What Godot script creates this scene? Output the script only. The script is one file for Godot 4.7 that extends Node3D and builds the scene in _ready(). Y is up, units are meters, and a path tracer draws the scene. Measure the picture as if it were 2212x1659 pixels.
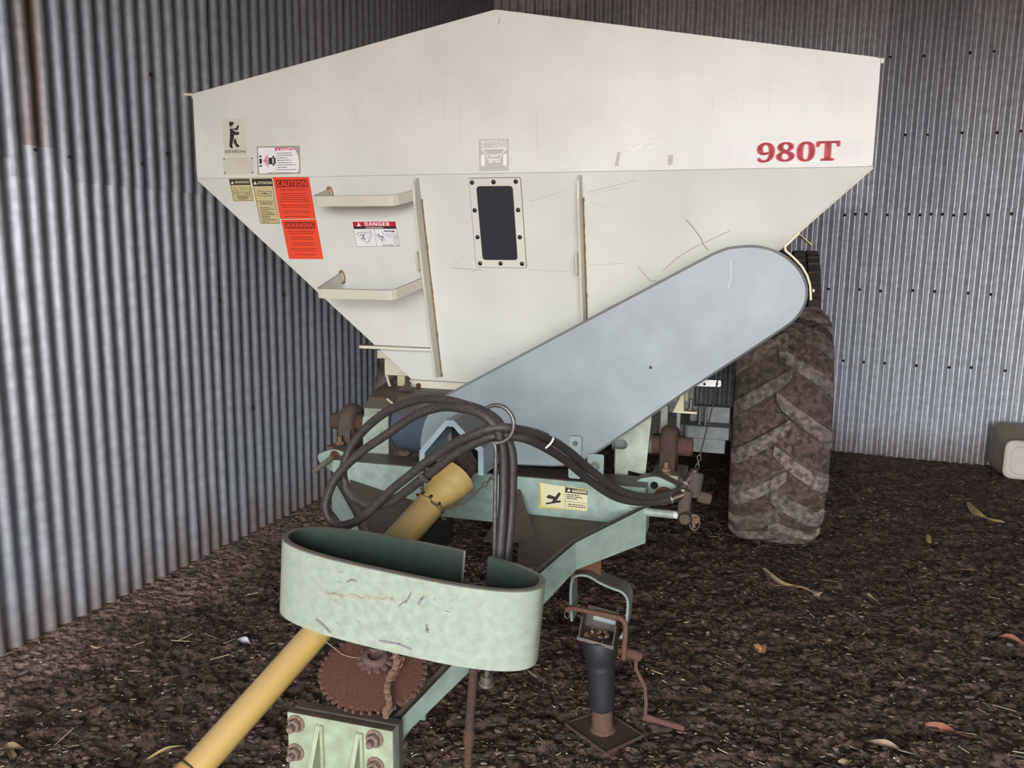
extends Node3D
# A bulk spreader parked in a corrugated iron shed. World: y up, metres; the camera stands at x=0, z=0.
# The machine is built in its own frame (x to its left-right, y up, z towards the drawbar) and placed by MT.

const ROOF_Y := 4.15
const LINTEL_Y := 3.5
const SHED_FRONT := -3.6
const WALL_YAW := 0.349418
const LEFT_D := 2.824
const BACK_D := 7.0614
const RIGHT_D := 3.6
const PITCH := 0.0762
const T := 0.28
const K := 1.03846

var MT := Transform3D(Basis(Vector3(0.95963, 0.00700, 0.28116), Vector3(-0.00672, 0.99998, -0.00197), Vector3(-0.28117, 0.0, 0.95966)), Vector3(-0.0575, 0, -2.885))
var DL := Vector3(sin(WALL_YAW), 0, -cos(WALL_YAW))
var RT := Vector3(cos(WALL_YAW), 0, sin(WALL_YAW))
var rng := RandomNumberGenerator.new()
var M := {}
var DUST := lin("6a564b")

static func lin(h: String) -> Color:
	return Color(h).srgb_to_linear()

# ---------------------------------------------------------------- mesh buffer
class MB:
	var v := PackedVector3Array()
	var n := PackedVector3Array()
	var c := PackedColorArray()
	var col := Color(1, 1, 1)
	var dust := 0.0
	var dcol := Color(0.14, 0.09, 0.07)

	func _init(color := Color(1, 1, 1), dusty := 0.0, dc := Color(0.13, 0.09, 0.068)):
		col = color
		dust = dusty
		dcol = dc

	func _put(p: Vector3, m: Vector3, cc: Color) -> void:
		v.append(p); n.append(m); c.append(cc)

	func tri(a: Vector3, b: Vector3, d: Vector3, na: Vector3, nb: Vector3, nd: Vector3) -> void:
		var g := (d - a).cross(b - a)
		if g.length_squared() < 1e-16:
			return
		var cc := col
		if dust > 0.0:
			var up := (na + nb + nd).normalized().y
			cc = col.lerp(dcol, dust * smoothstep(0.25, 0.8, up))
		if g.dot(na + nb + nd) < 0.0:
			_put(a, na, cc); _put(d, nd, cc); _put(b, nb, cc)
		else:
			_put(a, na, cc); _put(b, nb, cc); _put(d, nd, cc)

	func flat(a: Vector3, b: Vector3, d: Vector3, out: Vector3) -> void:
		var g := (d - a).cross(b - a).normalized()
		if g.dot(out) < 0.0:
			g = -g
		tri(a, b, d, g, g, g)

	func quad(a: Vector3, b: Vector3, d: Vector3, e: Vector3, out: Vector3) -> void:
		flat(a, b, d, out); flat(a, d, e, out)

	func quadn(a: Vector3, b: Vector3, d: Vector3, e: Vector3, na: Vector3, nb: Vector3, nd: Vector3, ne: Vector3) -> void:
		tri(a, b, d, na, nb, nd); tri(a, d, e, na, nd, ne)

	static func ccw(p: PackedVector2Array) -> PackedVector2Array:
		var s := 0.0
		for i in p.size():
			s += p[i].cross(p[(i + 1) % p.size()])
		if s < 0.0:
			var q := p.duplicate()
			q.reverse()
			return q
		return p

	# Geometry2D works in round units: enlarge small outlines first
	static func fan(p: PackedVector2Array) -> PackedInt32Array:
		var q := PackedVector2Array()
		for e in p:
			q.append(e * 4000.0)
		return Geometry2D.triangulate_polygon(q)

	static func inset(p: PackedVector2Array, b: float) -> PackedVector2Array:
		var q := PackedVector2Array()
		var k := p.size()
		for i in k:
			var d0 := (p[i] - p[(i + k - 1) % k]).normalized()
			var d1 := (p[(i + 1) % k] - p[i]).normalized()
			var n0 := Vector2(-d0.y, d0.x)
			var n1 := Vector2(-d1.y, d1.x)
			var m := (n0 + n1)
			var l := maxf(0.35, m.length_squared() / 2.0)
			q.append(p[i] + m / (2.0 * l) * b)
		return q

	# outline in the frame's xy plane, from z0 (back) to z1 (front), edges chamfered by b
	func prism(poly: PackedVector2Array, fr: Transform3D, z0: float, z1: float, b := 0.0015) -> void:
		var p := ccw(poly)
		b = minf(b, (z1 - z0) * 0.45)
		var q := inset(p, b) if b > 0.0 else p
		var idx := fan(q)
		if idx.is_empty():
			q = p
			idx = fan(q)
		var up := fr.basis.z.normalized()
		for i in range(0, idx.size(), 3):
			for sgn in [1, -1]:
				var z: float = z1 if sgn > 0 else z0
				var a := fr * Vector3(q[idx[i]].x, q[idx[i]].y, z)
				var bb := fr * Vector3(q[idx[i + 1]].x, q[idx[i + 1]].y, z)
				var d := fr * Vector3(q[idx[i + 2]].x, q[idx[i + 2]].y, z)
				tri(a, bb, d, up * sgn, up * sgn, up * sgn)
		var k := p.size()
		for i in k:
			var j := (i + 1) % k
			var e := (p[j] - p[i]).normalized()
			var o := (fr.basis * Vector3(e.y, -e.x, 0)).normalized()
			var a0 := fr * Vector3(p[i].x, p[i].y, z0 + b)
			var a1 := fr * Vector3(p[i].x, p[i].y, z1 - b)
			var c0 := fr * Vector3(p[j].x, p[j].y, z0 + b)
			var c1 := fr * Vector3(p[j].x, p[j].y, z1 - b)
			quad(a0, a1, c1, c0, o)
			if b > 0.0:
				quad(a1, fr * Vector3(q[i].x, q[i].y, z1), fr * Vector3(q[j].x, q[j].y, z1), c1, o + up)
				quad(a0, fr * Vector3(q[i].x, q[i].y, z0), fr * Vector3(q[j].x, q[j].y, z0), c0, o - up)

	func box(fr: Transform3D, s: Vector3, b := 0.003) -> void:
		var h := s / 2.0
		prism(PackedVector2Array([Vector2(-h.x, -h.y), Vector2(h.x, -h.y), Vector2(h.x, h.y), Vector2(-h.x, h.y)]), fr, -h.z, h.z, b)

	func aabox(a: Vector3, d: Vector3, b := 0.003) -> void:
		box(Transform3D(Basis(), (a + d) / 2.0), (d - a).abs(), b)

	static func side(dir: Vector3) -> Vector3:
		return dir.cross(Vector3.UP if absf(dir.y) < 0.9 else Vector3.RIGHT).normalized()

	# round tube along points; r one radius or one per point
	func tube(pts: PackedVector3Array, r, sides := 12, caps := true, flatten := 1.0) -> void:
		var k := pts.size()
		var t := PackedVector3Array()
		for i in k:
			t.append((pts[mini(i + 1, k - 1)] - pts[maxi(i - 1, 0)]).normalized())
		var x := side(t[0])
		var rings := []
		var norms := []
		for i in k:
			x = (x - t[i] * x.dot(t[i])).normalized()
			var y := t[i].cross(x)
			var rr: float = r if r is float else r[i]
			var rp := PackedVector3Array()
			var rn := PackedVector3Array()
			for s in sides:
				var a := TAU * s / sides
				var d := x * cos(a) + y * sin(a) * flatten
				rp.append(pts[i] + d * rr)
				rn.append(d.normalized())
			rings.append(rp); norms.append(rn)
		for i in k - 1:
			for s in sides:
				var s2 := (s + 1) % sides
				quadn(rings[i][s], rings[i + 1][s], rings[i + 1][s2], rings[i][s2], norms[i][s], norms[i + 1][s], norms[i + 1][s2], norms[i][s2])
		if caps:
			for e in [0, k - 1]:
				var m: Vector3 = -t[0] if e == 0 else t[k - 1]
				for s in sides:
					tri(pts[e], rings[e][s], rings[e][(s + 1) % sides], m, m, m)

	func rod(a: Vector3, d: Vector3, r: float, sides := 14, b := 0.0015) -> void:
		var t := (d - a).normalized()
		b = clampf(b, 0.0001, a.distance_to(d) * 0.3)
		tube(PackedVector3Array([a, a + t * b, a + t * b, d - t * b, d - t * b, d]), PackedFloat32Array([r - b, r, r, r, r, r - b]), sides)

	func loop(pts: PackedVector3Array, r: float, sides := 8) -> void:
		var k := pts.size()
		var ax := (pts[int(k / 3.0)] - pts[0]).cross(pts[int(2.0 * k / 3.0)] - pts[0]).normalized()
		for i in k:
			var j := (i + 1) % k
			var ti := (pts[j] - pts[(i + k - 1) % k]).normalized()
			var tj := (pts[(j + 1) % k] - pts[i]).normalized()
			var xi := ti.cross(ax).normalized()
			var xj := tj.cross(ax).normalized()
			for s in sides:
				var a := TAU * s / sides
				var b := TAU * (s + 1) / sides
				var n0 := xi * cos(a) + ax * sin(a)
				var n1 := xi * cos(b) + ax * sin(b)
				var n2 := xj * cos(b) + ax * sin(b)
				var n3 := xj * cos(a) + ax * sin(a)
				quadn(pts[i] + n0 * r, pts[i] + n1 * r, pts[j] + n2 * r, pts[j] + n3 * r, n0, n1, n2, n3)

	# flat bar swept along points: w along wd, t thick
	func ribbon(pts: PackedVector3Array, wd: Vector3, w: float, t: float) -> void:
		var k := pts.size()
		var q := []
		for i in k:
			var d := (pts[mini(i + 1, k - 1)] - pts[maxi(i - 1, 0)]).normalized()
			var o := d.cross(wd).normalized()
			var f := 1.0
			if i > 0 and i < k - 1:
				f = 1.0 / maxf(0.5, cos(((pts[i] - pts[i - 1]).angle_to(pts[i + 1] - pts[i])) / 2.0))
			var a := wd.normalized() * w / 2.0
			q.append([pts[i] + o * t / 2 * f - a, pts[i] + o * t / 2 * f + a, pts[i] - o * t / 2 * f + a, pts[i] - o * t / 2 * f - a, o])
		for i in k - 1:
			var o: Vector3 = q[i][4]
			quad(q[i][0], q[i][1], q[i + 1][1], q[i + 1][0], o)
			quad(q[i][2], q[i][3], q[i + 1][3], q[i + 1][2], -o)
			quad(q[i][1], q[i][2], q[i + 1][2], q[i + 1][1], wd)
			quad(q[i][0], q[i][3], q[i + 1][3], q[i + 1][0], -wd)
		quad(q[0][0], q[0][1], q[0][2], q[0][3], pts[0] - pts[1])
		quad(q[k - 1][0], q[k - 1][1], q[k - 1][2], q[k - 1][3], pts[k - 1] - pts[k - 2])

	# profile of (radius, height) turned about the frame's y axis
	func lathe(pr: PackedVector2Array, fr: Transform3D, sides := 24, smooth := true, from := 0.0, to := TAU) -> void:
		var k := pr.size()
		for i in k - 1:
			var d := (pr[i + 1] - pr[i]).normalized()
			var nn := Vector2(d.y, -d.x)
			var n0 := nn
			var n1 := nn
			if smooth:
				if i > 0:
					var d0 := (pr[i] - pr[i - 1]).normalized()
					if d0.dot(d) > 0.6: n0 = (nn + Vector2(d0.y, -d0.x)).normalized()
				if i < k - 2:
					var d1 := (pr[i + 2] - pr[i + 1]).normalized()
					if d1.dot(d) > 0.6: n1 = (nn + Vector2(d1.y, -d1.x)).normalized()
			for s in sides:
				var a := from + (to - from) * s / sides
				var b := from + (to - from) * (s + 1) / sides
				var P := func(r: Vector2, an: float) -> Vector3: return Vector3(r.x * cos(an), r.y, r.x * sin(an))
				quadn(fr * P.call(pr[i], a), fr * P.call(pr[i + 1], a), fr * P.call(pr[i + 1], b), fr * P.call(pr[i], b),
					(fr.basis * P.call(n0, a)).normalized(), (fr.basis * P.call(n1, a)).normalized(), (fr.basis * P.call(n1, b)).normalized(), (fr.basis * P.call(n0, b)).normalized())

	func ngon(r: float, k: int, turn := 0.0) -> PackedVector2Array:
		var p := PackedVector2Array()
		for i in k:
			p.append(Vector2(cos(TAU * i / k + turn), sin(TAU * i / k + turn)) * r)
		return p

	# bolt head with washer, standing at p along dir
	func bolt(p: Vector3, dir: Vector3, r: float, stud := 0.0) -> void:
		var z := dir.normalized()
		var x := side(z)
		var fr := Transform3D(Basis(x, z.cross(x), z), p)
		prism(ngon(r * 1.35, 18), fr, 0, r * 0.22, r * 0.06)
		prism(ngon(r, 6, 0.4), fr, r * 0.22, r * 1.0, r * 0.12)
		if stud > 0.0:
			prism(ngon(r * 0.5, 12), fr, r * 0.9, r * 1.0 + stud, r * 0.1)

	func button(p: Vector3, dir: Vector3, r: float) -> void:
		var y := dir.normalized()
		var x := side(y)
		var pr := PackedVector2Array()
		for i in 6:
			var a := PI / 2 * i / 5
			pr.append(Vector2(r * cos(a), r * 0.6 * sin(a)))
		lathe(pr, Transform3D(Basis(x, y, x.cross(y)), p), 14)

	func add(other: MB) -> void:
		v.append_array(other.v); n.append_array(other.n); c.append_array(other.c)

	func mesh() -> ArrayMesh:
		var a := []
		a.resize(Mesh.ARRAY_MAX)
		a[Mesh.ARRAY_VERTEX] = v
		a[Mesh.ARRAY_NORMAL] = n
		a[Mesh.ARRAY_COLOR] = c
		var m := ArrayMesh.new()
		m.add_surface_from_arrays(Mesh.PRIMITIVE_TRIANGLES, a)
		return m

# ---------------------------------------------------------------- nodes
func part(called: String, b: MB, mat: Material, parent: Node3D, label := "") -> MeshInstance3D:
	var o := MeshInstance3D.new()
	o.name = called
	o.mesh = b.mesh()
	o.material_override = mat
	if parent.has_meta("base_at"):
		o.position = -(parent.get_meta("base_at") as Vector3)
	if label: o.set_meta("label", label)
	parent.add_child(o, true)
	return o

func thing(called: String, label: String, category: String, at := Vector3.ZERO, on_machine := true, group := "") -> Node3D:
	var o := Node3D.new()
	o.name = called
	o.transform = (MT if on_machine else Transform3D()) * Transform3D(Basis(), at)
	o.set_meta("base_at", at)
	o.set_meta("label", label)
	o.set_meta("category", category)
	if group: o.set_meta("group", group)
	add_child(o, true)
	return o

func setting(called: String) -> Node3D:
	var o := Node3D.new()
	o.name = called
	o.set_meta("kind", "structure")
	add_child(o, true)
	return o

func pv(a: Array) -> PackedVector2Array:
	var p := PackedVector2Array()
	for i in range(0, a.size(), 2):
		p.append(Vector2(a[i], a[i + 1]))
	return p

func p3(a: Array) -> PackedVector3Array:
	var p := PackedVector3Array()
	for i in range(0, a.size(), 3):
		p.append(Vector3(a[i], a[i + 1], a[i + 2]))
	return p

func spline(p: PackedVector3Array, per := 6) -> PackedVector3Array:
	var q := PackedVector3Array()
	var k := p.size()
	for i in k - 1:
		var a := p[maxi(i - 1, 0)]
		var d := p[mini(i + 2, k - 1)]
		for s in per:
			q.append(p[i].cubic_interpolate(p[i + 1], a, d, float(s) / per))
	q.append(p[k - 1])
	return q

func FZ(z: float) -> Transform3D:
	return Transform3D(Basis(), Vector3(0, 0, z))

# frame for outlines drawn in (z, y), thickness along x, at x = u
func FX(u: float) -> Transform3D:
	return Transform3D(Basis(Vector3(0, 0, 1), Vector3(0, 1, 0), Vector3(-1, 0, 0)), Vector3(u, 0, 0))

# frame for outlines drawn in (x, z), thickness along y, at height y
func FY(y: float) -> Transform3D:
	return Transform3D(Basis(Vector3(1, 0, 0), Vector3(0, 0, -1), Vector3(0, 1, 0)), Vector3(0, y, 0))

func face(u: float, v: float) -> Vector3:   # a point of the hopper's lower front
	return Vector3(u, 1.8525 + v / K, T * v / K)

func FL() -> Transform3D:
	return Transform3D(Basis(Vector3(1, 0, 0), Vector3(0, 1, T) / K, Vector3(0, -T, 1) / K), Vector3(0, 1.8525, 0))

# ---------------------------------------------------------------- materials
func noise_tex(freq: float, octaves: int, lo: float, hi: float, seed_: int, size := 512, tint := Color(1, 1, 1), kind := FastNoiseLite.TYPE_SIMPLEX_SMOOTH, mid := 0.5) -> NoiseTexture2D:
	var f := FastNoiseLite.new()
	f.seed = seed_
	f.noise_type = kind
	f.frequency = freq
	f.fractal_octaves = octaves
	var g := Gradient.new()
	g.offsets = PackedFloat32Array([0.0, mid, 1.0])
	g.colors = PackedColorArray([Color(lo, lo, lo) * tint, Color((lo + hi) / 2, (lo + hi) / 2, (lo + hi) / 2), Color(hi, hi, hi)])
	var t := NoiseTexture2D.new()
	t.width = size
	t.height = size
	t.seamless = true
	t.noise = f
	t.color_ramp = g
	return t

func normal_tex(freq: float, octaves: int, seed_: int, strength: float, size := 512) -> NoiseTexture2D:
	var f := FastNoiseLite.new()
	f.seed = seed_
	f.frequency = freq
	f.fractal_octaves = octaves
	var t := NoiseTexture2D.new()
	t.width = size
	t.height = size
	t.seamless = true
	t.as_normal_map = true
	t.bump_strength = strength
	t.noise = f
	return t

func mat(called: String, rough: float, metal: float, tex: Texture2D = null, scale := 1.0, nrm: Texture2D = null, nscale := 0.5) -> StandardMaterial3D:
	var m := StandardMaterial3D.new()
	m.resource_name = called
	m.roughness = rough
	m.metallic = metal
	m.vertex_color_use_as_albedo = true
	m.uv1_triplanar = true
	m.uv1_scale = Vector3.ONE * scale
	if tex: m.albedo_texture = tex
	if nrm:
		m.normal_enabled = true
		m.normal_texture = nrm
		m.normal_scale = nscale
	M[called] = m
	return m

func make_materials() -> void:
	var soft := noise_tex(0.006, 5, 0.94, 1.0, 3)
	var blotch := noise_tex(0.014, 6, 0.80, 1.0, 5)
	var fine := noise_tex(0.05, 4, 0.6, 1.0, 7)
	var grit := normal_tex(0.06, 4, 9, 4.0)
	mat("paint", 0.42, 0.0, soft, 0.9)
	mat("worn_paint", 0.5, 0.0, blotch, 2.2)
	mat("blue_paint", 0.38, 0.0, noise_tex(0.008, 5, 0.90, 1.0, 21), 1.3)
	mat("ring_paint", 0.34, 0.0, noise_tex(0.02, 6, 0.84, 1.0, 25), 3.0)
	mat("rust", 0.9, 0.1, fine, 5.0, grit, 0.8)
	mat("steel", 0.45, 0.75, fine, 3.0)
	mat("rubber", 0.62, 0.0, fine, 5.0)
	mat("hose", 0.55, 0.0, noise_tex(0.03, 5, 0.55, 1.0, 31), 4.0)
	mat("mud_rubber", 0.95, 0.0, noise_tex(0.02, 6, 0.35, 1.25, 11), 2.2, normal_tex(0.05, 5, 12, 8.0), 1.0)
	mat("zinc", 0.45, 0.55, noise_tex(0.02, 6, 0.80, 1.0, 15), 1.6, normal_tex(0.03, 4, 16, 1.6), 0.35)
	mat("plastic", 0.5, 0.0, soft, 2.0)
	mat("print", 0.5, 0.0)
	mat("glass_dark", 0.25, 0.0)
	mat("soil", 0.97, 0.0, noise_tex(0.03, 7, 0.35, 1.3, 17, 1024), 0.55, normal_tex(0.045, 6, 18, 14.0, 1024), 1.0)
	mat("litter", 0.85, 0.0)
	mat("roofing", 0.7, 0.2, blotch, 0.5)

# ---------------------------------------------------------------- scene
func _ready() -> void:
	rng.seed = 980
	var cam := Camera3D.new()
	cam.name = "camera"
	var pi_ := 0.166416553
	var ro := 0.0153107738
	var fwd := Vector3(0, -sin(pi_), -cos(pi_))
	var up := Vector3(0, cos(pi_), -sin(pi_))
	var r2 := Vector3.RIGHT * cos(ro) + up * sin(ro)
	var u2 := -Vector3.RIGHT * sin(ro) + up * cos(ro)
	cam.transform = Transform3D(Basis(r2, u2, -fwd), Vector3(0, 1.60497, 0))
	cam.fov = 2.0 * rad_to_deg(atan(829.5 / 1764.947))
	cam.near = 0.02
	add_child(cam)
	cam.make_current()
	var sky := ProceduralSkyMaterial.new()
	sky.sky_top_color = Color(0.90, 0.92, 0.96)
	sky.sky_horizon_color = Color(0.97, 0.97, 0.98)
	sky.ground_bottom_color = Color(0.22, 0.2, 0.18)
	sky.ground_horizon_color = Color(0.45, 0.43, 0.4)
	sky.sun_angle_max = 1.0
	var env := Environment.new()
	env.background_mode = Environment.BG_SKY
	env.sky = Sky.new()
	env.sky.sky_material = sky
	env.ambient_light_source = Environment.AMBIENT_SOURCE_SKY
	env.tonemap_mode = Environment.TONE_MAPPER_LINEAR
	env.tonemap_exposure = 18.0
	env.sdfgi_enabled = true
	env.ssao_enabled = true
	env.ssil_enabled = true
	var we := WorldEnvironment.new()
	we.name = "world_environment"
	we.environment = env
	add_child(we)
	var sun := DirectionalLight3D.new()
	sun.name = "sun"
	sun.rotation_degrees = Vector3(-56, 165, 0)
	sun.light_energy = 3.0
	sun.light_color = Color(1.0, 0.96, 0.9)
	sun.light_angular_distance = 0.5
	sun.shadow_enabled = true
	add_child(sun)
	make_materials()
	build_floor()
	build_walls()
	build_spreader()
	build_drive_shaft()
	build_hoses()
	build_sprocket()
	build_jack()
	build_tyre_and_drum()
	build_litter()

# ---------------------------------------------------------------- ground
var n_big := FastNoiseLite.new()
var n_mid := FastNoiseLite.new()
var n_small := FastNoiseLite.new()

func ground_y(x: float, z: float) -> float:
	var dl := Vector3(x, 0, z).dot(RT) + LEFT_D
	var db := BACK_D - Vector3(x, 0, z).dot(DL)
	var calm := smoothstep(0.1, 0.5, dl) * smoothstep(0.0, 0.25, db)
	var h := n_big.get_noise_2d(x, z) * 0.012
	h += (n_mid.get_noise_2d(x, z) * 0.020 + (0.5 - absf(n_small.get_noise_2d(x, z))) * 0.034) * (0.25 + 0.75 * calm)
	h += 0.035 * (1.0 - smoothstep(0.0, 0.45, dl))
	h -= 0.04 * exp(-Vector2(x - 1.5, z + 4.5).length_squared() / 0.35)
	return h - 0.012

func build_floor() -> void:
	n_big.seed = 1; n_big.frequency = 0.5
	n_mid.seed = 2; n_mid.frequency = 4.5; n_mid.fractal_octaves = 3
	n_small.seed = 4; n_small.frequency = 11.0; n_small.fractal_octaves = 3
	var floor_ := setting("floor")
	var x0 := -3.3; var z0 := -8.4; var st := 0.015
	var nx := int(7.7 / st); var nz := int(8.9 / st)
	var hs := PackedFloat32Array()
	hs.resize(nx * nz)
	for j in nz:
		for i in nx:
			hs[j * nx + i] = ground_y(x0 + i * st, z0 + j * st)
	var v := PackedVector3Array(); var n := PackedVector3Array(); var c := PackedColorArray(); var ix := PackedInt32Array()
	var dark := lin("6a5343"); var pale := lin("a88978")
	for j in nz:
		for i in nx:
			var x := x0 + i * st; var z := z0 + j * st
			var h := hs[j * nx + i]
			v.append(Vector3(x, h, z))
			n.append(Vector3(hs[j * nx + maxi(i - 1, 0)] - hs[j * nx + mini(i + 1, nx - 1)], 2 * st, hs[maxi(j - 1, 0) * nx + i] - hs[mini(j + 1, nz - 1) * nx + i]).normalized())
			var dl := x * RT.x + z * RT.z + LEFT_D
			var m := 1.0 - smoothstep(0.12, 0.42, dl + n_mid.get_noise_2d(x * 0.6, z * 0.6) * 0.25)
			c.append(dark.lerp(pale, clampf(m + n_big.get_noise_2d(x * 3.0, z * 3.0) * 0.15, 0, 1)))
	for j in nz - 1:
		for i in nx - 1:
			var a := j * nx + i
			ix.append_array(PackedInt32Array([a, a + 1, a + nx, a + 1, a + nx + 1, a + nx]))
	var arr := []
	arr.resize(Mesh.ARRAY_MAX)
	arr[Mesh.ARRAY_VERTEX] = v; arr[Mesh.ARRAY_NORMAL] = n; arr[Mesh.ARRAY_COLOR] = c; arr[Mesh.ARRAY_INDEX] = ix
	var mesh := ArrayMesh.new()
	mesh.add_surface_from_arrays(Mesh.PRIMITIVE_TRIANGLES, arr)
	var o := MeshInstance3D.new()
	o.name = "soil"
	o.mesh = mesh
	o.material_override = M.soil
	floor_.add_child(o, true)
	var b := MB.new(lin("5f4a40"))
	b.aabox(Vector3(-45, -0.35, -16), Vector3(45, -0.06, 60), 0.0)
	part("soil_bed", b, M.soil, floor_)

# ---------------------------------------------------------------- shed
# one corrugated sheet: along `ax` from s0 to s1, heights y0..y1, standing `off` proud of the wall plane
func sheet(origin: Vector3, ax: Vector3, inward: Vector3, s0: float, s1: float, y0: float, y1: float, phase: float, off: float, rusty := 0.0, dull := 1.0) -> MB:
	var b := MB.new()
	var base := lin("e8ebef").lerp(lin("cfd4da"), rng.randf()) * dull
	var mudc := lin("8f7767")
	var rustc := lin("8a6a55")
	var rows := [y0]
	var y := y0
	while y < y1 - 0.4:
		y += 0.06 if y < 0.42 else 0.35
		rows.append(y)
	rows.append(y1)
	var per := 10
	var k := int(round((s1 - s0) / PITCH * per))
	var wob := FastNoiseLite.new()
	wob.seed = rng.randi() % 1000
	wob.frequency = 0.9
	var lean := rng.randf_range(-0.002, 0.002)
	for r in rows.size() - 1:
		for i in k:
			var q := []
			for e in [[i, r], [i + 1, r], [i + 1, r + 1], [i, r + 1]]:
				var s: float = s0 + (s1 - s0) * e[0] / k
				var yy: float = rows[e[1]]
				var a: float = TAU * (s - phase) / PITCH
				var d: float = 0.0115 * cos(a) + off + wob.get_noise_2d(s * 2, yy) * 0.006 + lean * (yy - y0)
				var slope: float = -0.0115 * sin(a) * TAU / PITCH
				var m: float = (1.0 - smoothstep(-0.03, 0.32, yy + wob.get_noise_2d(s * 5, 5.0) * 0.22)) * 0.7
				var cc := base.lerp(mudc, m)
				if rusty > 0.0 and s < s0 + PITCH * 2.1 and s > s0 + PITCH * 0.9:
					cc = cc.lerp(rustc, rusty * clampf(0.55 + wob.get_noise_2d(s * 9, yy * 2) * 1.2, 0, 1))
				q.append([origin + ax * s + inward * d + Vector3.UP * yy, (inward - ax * slope).normalized(), cc])
			for t in [[0, 1, 2], [0, 2, 3]]:
				var g: Vector3 = (q[t[2]][0] - q[t[0]][0]).cross(q[t[1]][0] - q[t[0]][0])
				var w: Array = t if g.dot(inward) > 0.0 else [t[0], t[2], t[1]]
				for e in w:
					b._put(q[e][0], q[e][1], q[e][2])
				for e in [w[0], w[2], w[1]]:
					b._put(q[e][0] - inward * 0.0016, -q[e][1], q[e][2])
	return b

func build_walls() -> void:
	var wl := setting("wall_left")
	var ol := -LEFT_D * RT
	# bounds of the left wall's sheets, from the far corner towards the door
	var edges := [BACK_D + 0.05]
	while edges[-1] > 3.2:
		edges.append(edges[-1] - PITCH * 8)
	edges.append(2.332)
	while edges[-1] > SHED_FRONT:
		edges.append(maxf(edges[-1] - PITCH * 8, SHED_FRONT))
	var ph := 2.3649 + PITCH * 0.25
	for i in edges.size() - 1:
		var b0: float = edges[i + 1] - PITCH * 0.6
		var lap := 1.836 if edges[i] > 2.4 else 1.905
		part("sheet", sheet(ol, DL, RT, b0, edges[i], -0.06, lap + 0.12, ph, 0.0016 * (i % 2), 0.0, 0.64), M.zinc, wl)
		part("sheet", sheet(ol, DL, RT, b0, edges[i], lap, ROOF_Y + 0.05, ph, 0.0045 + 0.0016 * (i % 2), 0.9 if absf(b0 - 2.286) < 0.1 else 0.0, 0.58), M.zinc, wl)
	var wb := setting("wall_back")
	var ob := BACK_D * DL
	var lapb := 1.939
	var bx := [-LEFT_D - 0.05]
	for i in range(-6, 8):
		var e := 0.1925 + PITCH * (2.6 + 6.4 * i)
		if e > -LEFT_D + 0.1 and e < RIGHT_D:
			bx.append(e)
	bx.append(RIGHT_D)
	for i in bx.size() - 1:
		part("sheet", sheet(ob, RT, -DL, bx[i], bx[i + 1] + PITCH * 0.6, -0.06, lapb + 0.12, 0.1925, 0.0016 * (i % 2)), M.zinc, wb)
		part("sheet", sheet(ob, RT, -DL, bx[i], bx[i + 1] + PITCH * 0.6, lapb, 3.75, 0.1925, 0.0045 + 0.0016 * (i % 2)), M.zinc, wb)
		part("sheet", sheet(ob, RT, -DL, bx[i], bx[i + 1] + PITCH * 0.6, 3.605, ROOF_Y + 0.05, 0.1925, 0.009 + 0.0016 * (i % 2)), M.zinc, wb)
	# rusty roofing screws along the girts
	var rows := {1.894: [-4, 0, 1, 2, 4, 6, 7, 8, 9, 10, 11, 13, 15, 17], 2.484: [-3, 0, 2, 5, 7, 10, 13, 15, 18], 1.311: [-1, 2, 4, 7, 9, 12, 14, 17], 0.7376: [1, 3, 5, 8, 11, 13, 16], 3.05: [-8, -2, 3, 6, 10, 12]}
	for y in rows:
		for k in rows[y]:
			var p: Vector3 = ob + RT * (0.1925 + PITCH * k) - DL * 0.0145 + Vector3.UP * (y + rng.randf_range(-0.006, 0.006))
			var b := MB.new(lin("3b2a22").lerp(lin("5a4435"), rng.randf()))
			b.bolt(p, -DL, 0.0085)
			part("roofing_screw", b, M.rust, wb)
	for q in [[3.02, 2.33], [2.56, 1.93], [2.42, 1.94], [3.1, 2.0], [3.35, 1.32], [3.9, 1.32], [4.4, 1.32], [3.6, 0.72], [2.9, 1.94]]:
		var k: float = round((q[0] - ph) / PITCH)
		var b := MB.new(lin("4a3328"))
		b.bolt(ol + DL * (ph + k * PITCH) + RT * 0.0145 + Vector3.UP * q[1], RT, 0.007)
		part("roofing_screw", b, M.rust, wl)
	var wr := setting("wall_right")
	var orr := RIGHT_D * RT
	var s := SHED_FRONT
	while s < BACK_D - 0.1:
		var e := minf(s + PITCH * 24, BACK_D)
		part("sheet", sheet(orr, DL, -RT, s, e, -0.06, ROOF_Y + 0.05, 0.0, 0.0), M.zinc, wr)
		s = e
	# front: a lintel band over the open doorway, closed strips at its sides
	var wf := setting("wall_front")
	var of := DL * SHED_FRONT
	part("sheet", sheet(of, RT, DL, -LEFT_D, RIGHT_D, LINTEL_Y, ROOF_Y + 0.1, 0.0, 0.0), M.zinc, wf)
	part("sheet", sheet(of, RT, DL, -LEFT_D, -1.55, -0.06, LINTEL_Y + 0.1, 0.0, 0.0), M.zinc, wf)  # unseen left strip, added to keep grazing light off the left wall
	part("sheet", sheet(of, RT, DL, 2.9, RIGHT_D, -0.06, LINTEL_Y + 0.1, 0.0, 0.0), M.zinc, wf)
	var bl := MB.new(lin("6f6b66"))
	var fr := Transform3D(Basis(RT, Vector3.UP, -DL), of + RT * (RIGHT_D - LEFT_D) / 2 + Vector3.UP * (LINTEL_Y + 0.05) + DL * 0.06)
	bl.box(fr, Vector3(RIGHT_D + LEFT_D, 0.12, 0.06))
	part("lintel_beam", bl, M.roofing, wf)
	var ce := setting("ceiling")
	var b2 := MB.new(lin("8d9092"))
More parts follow.
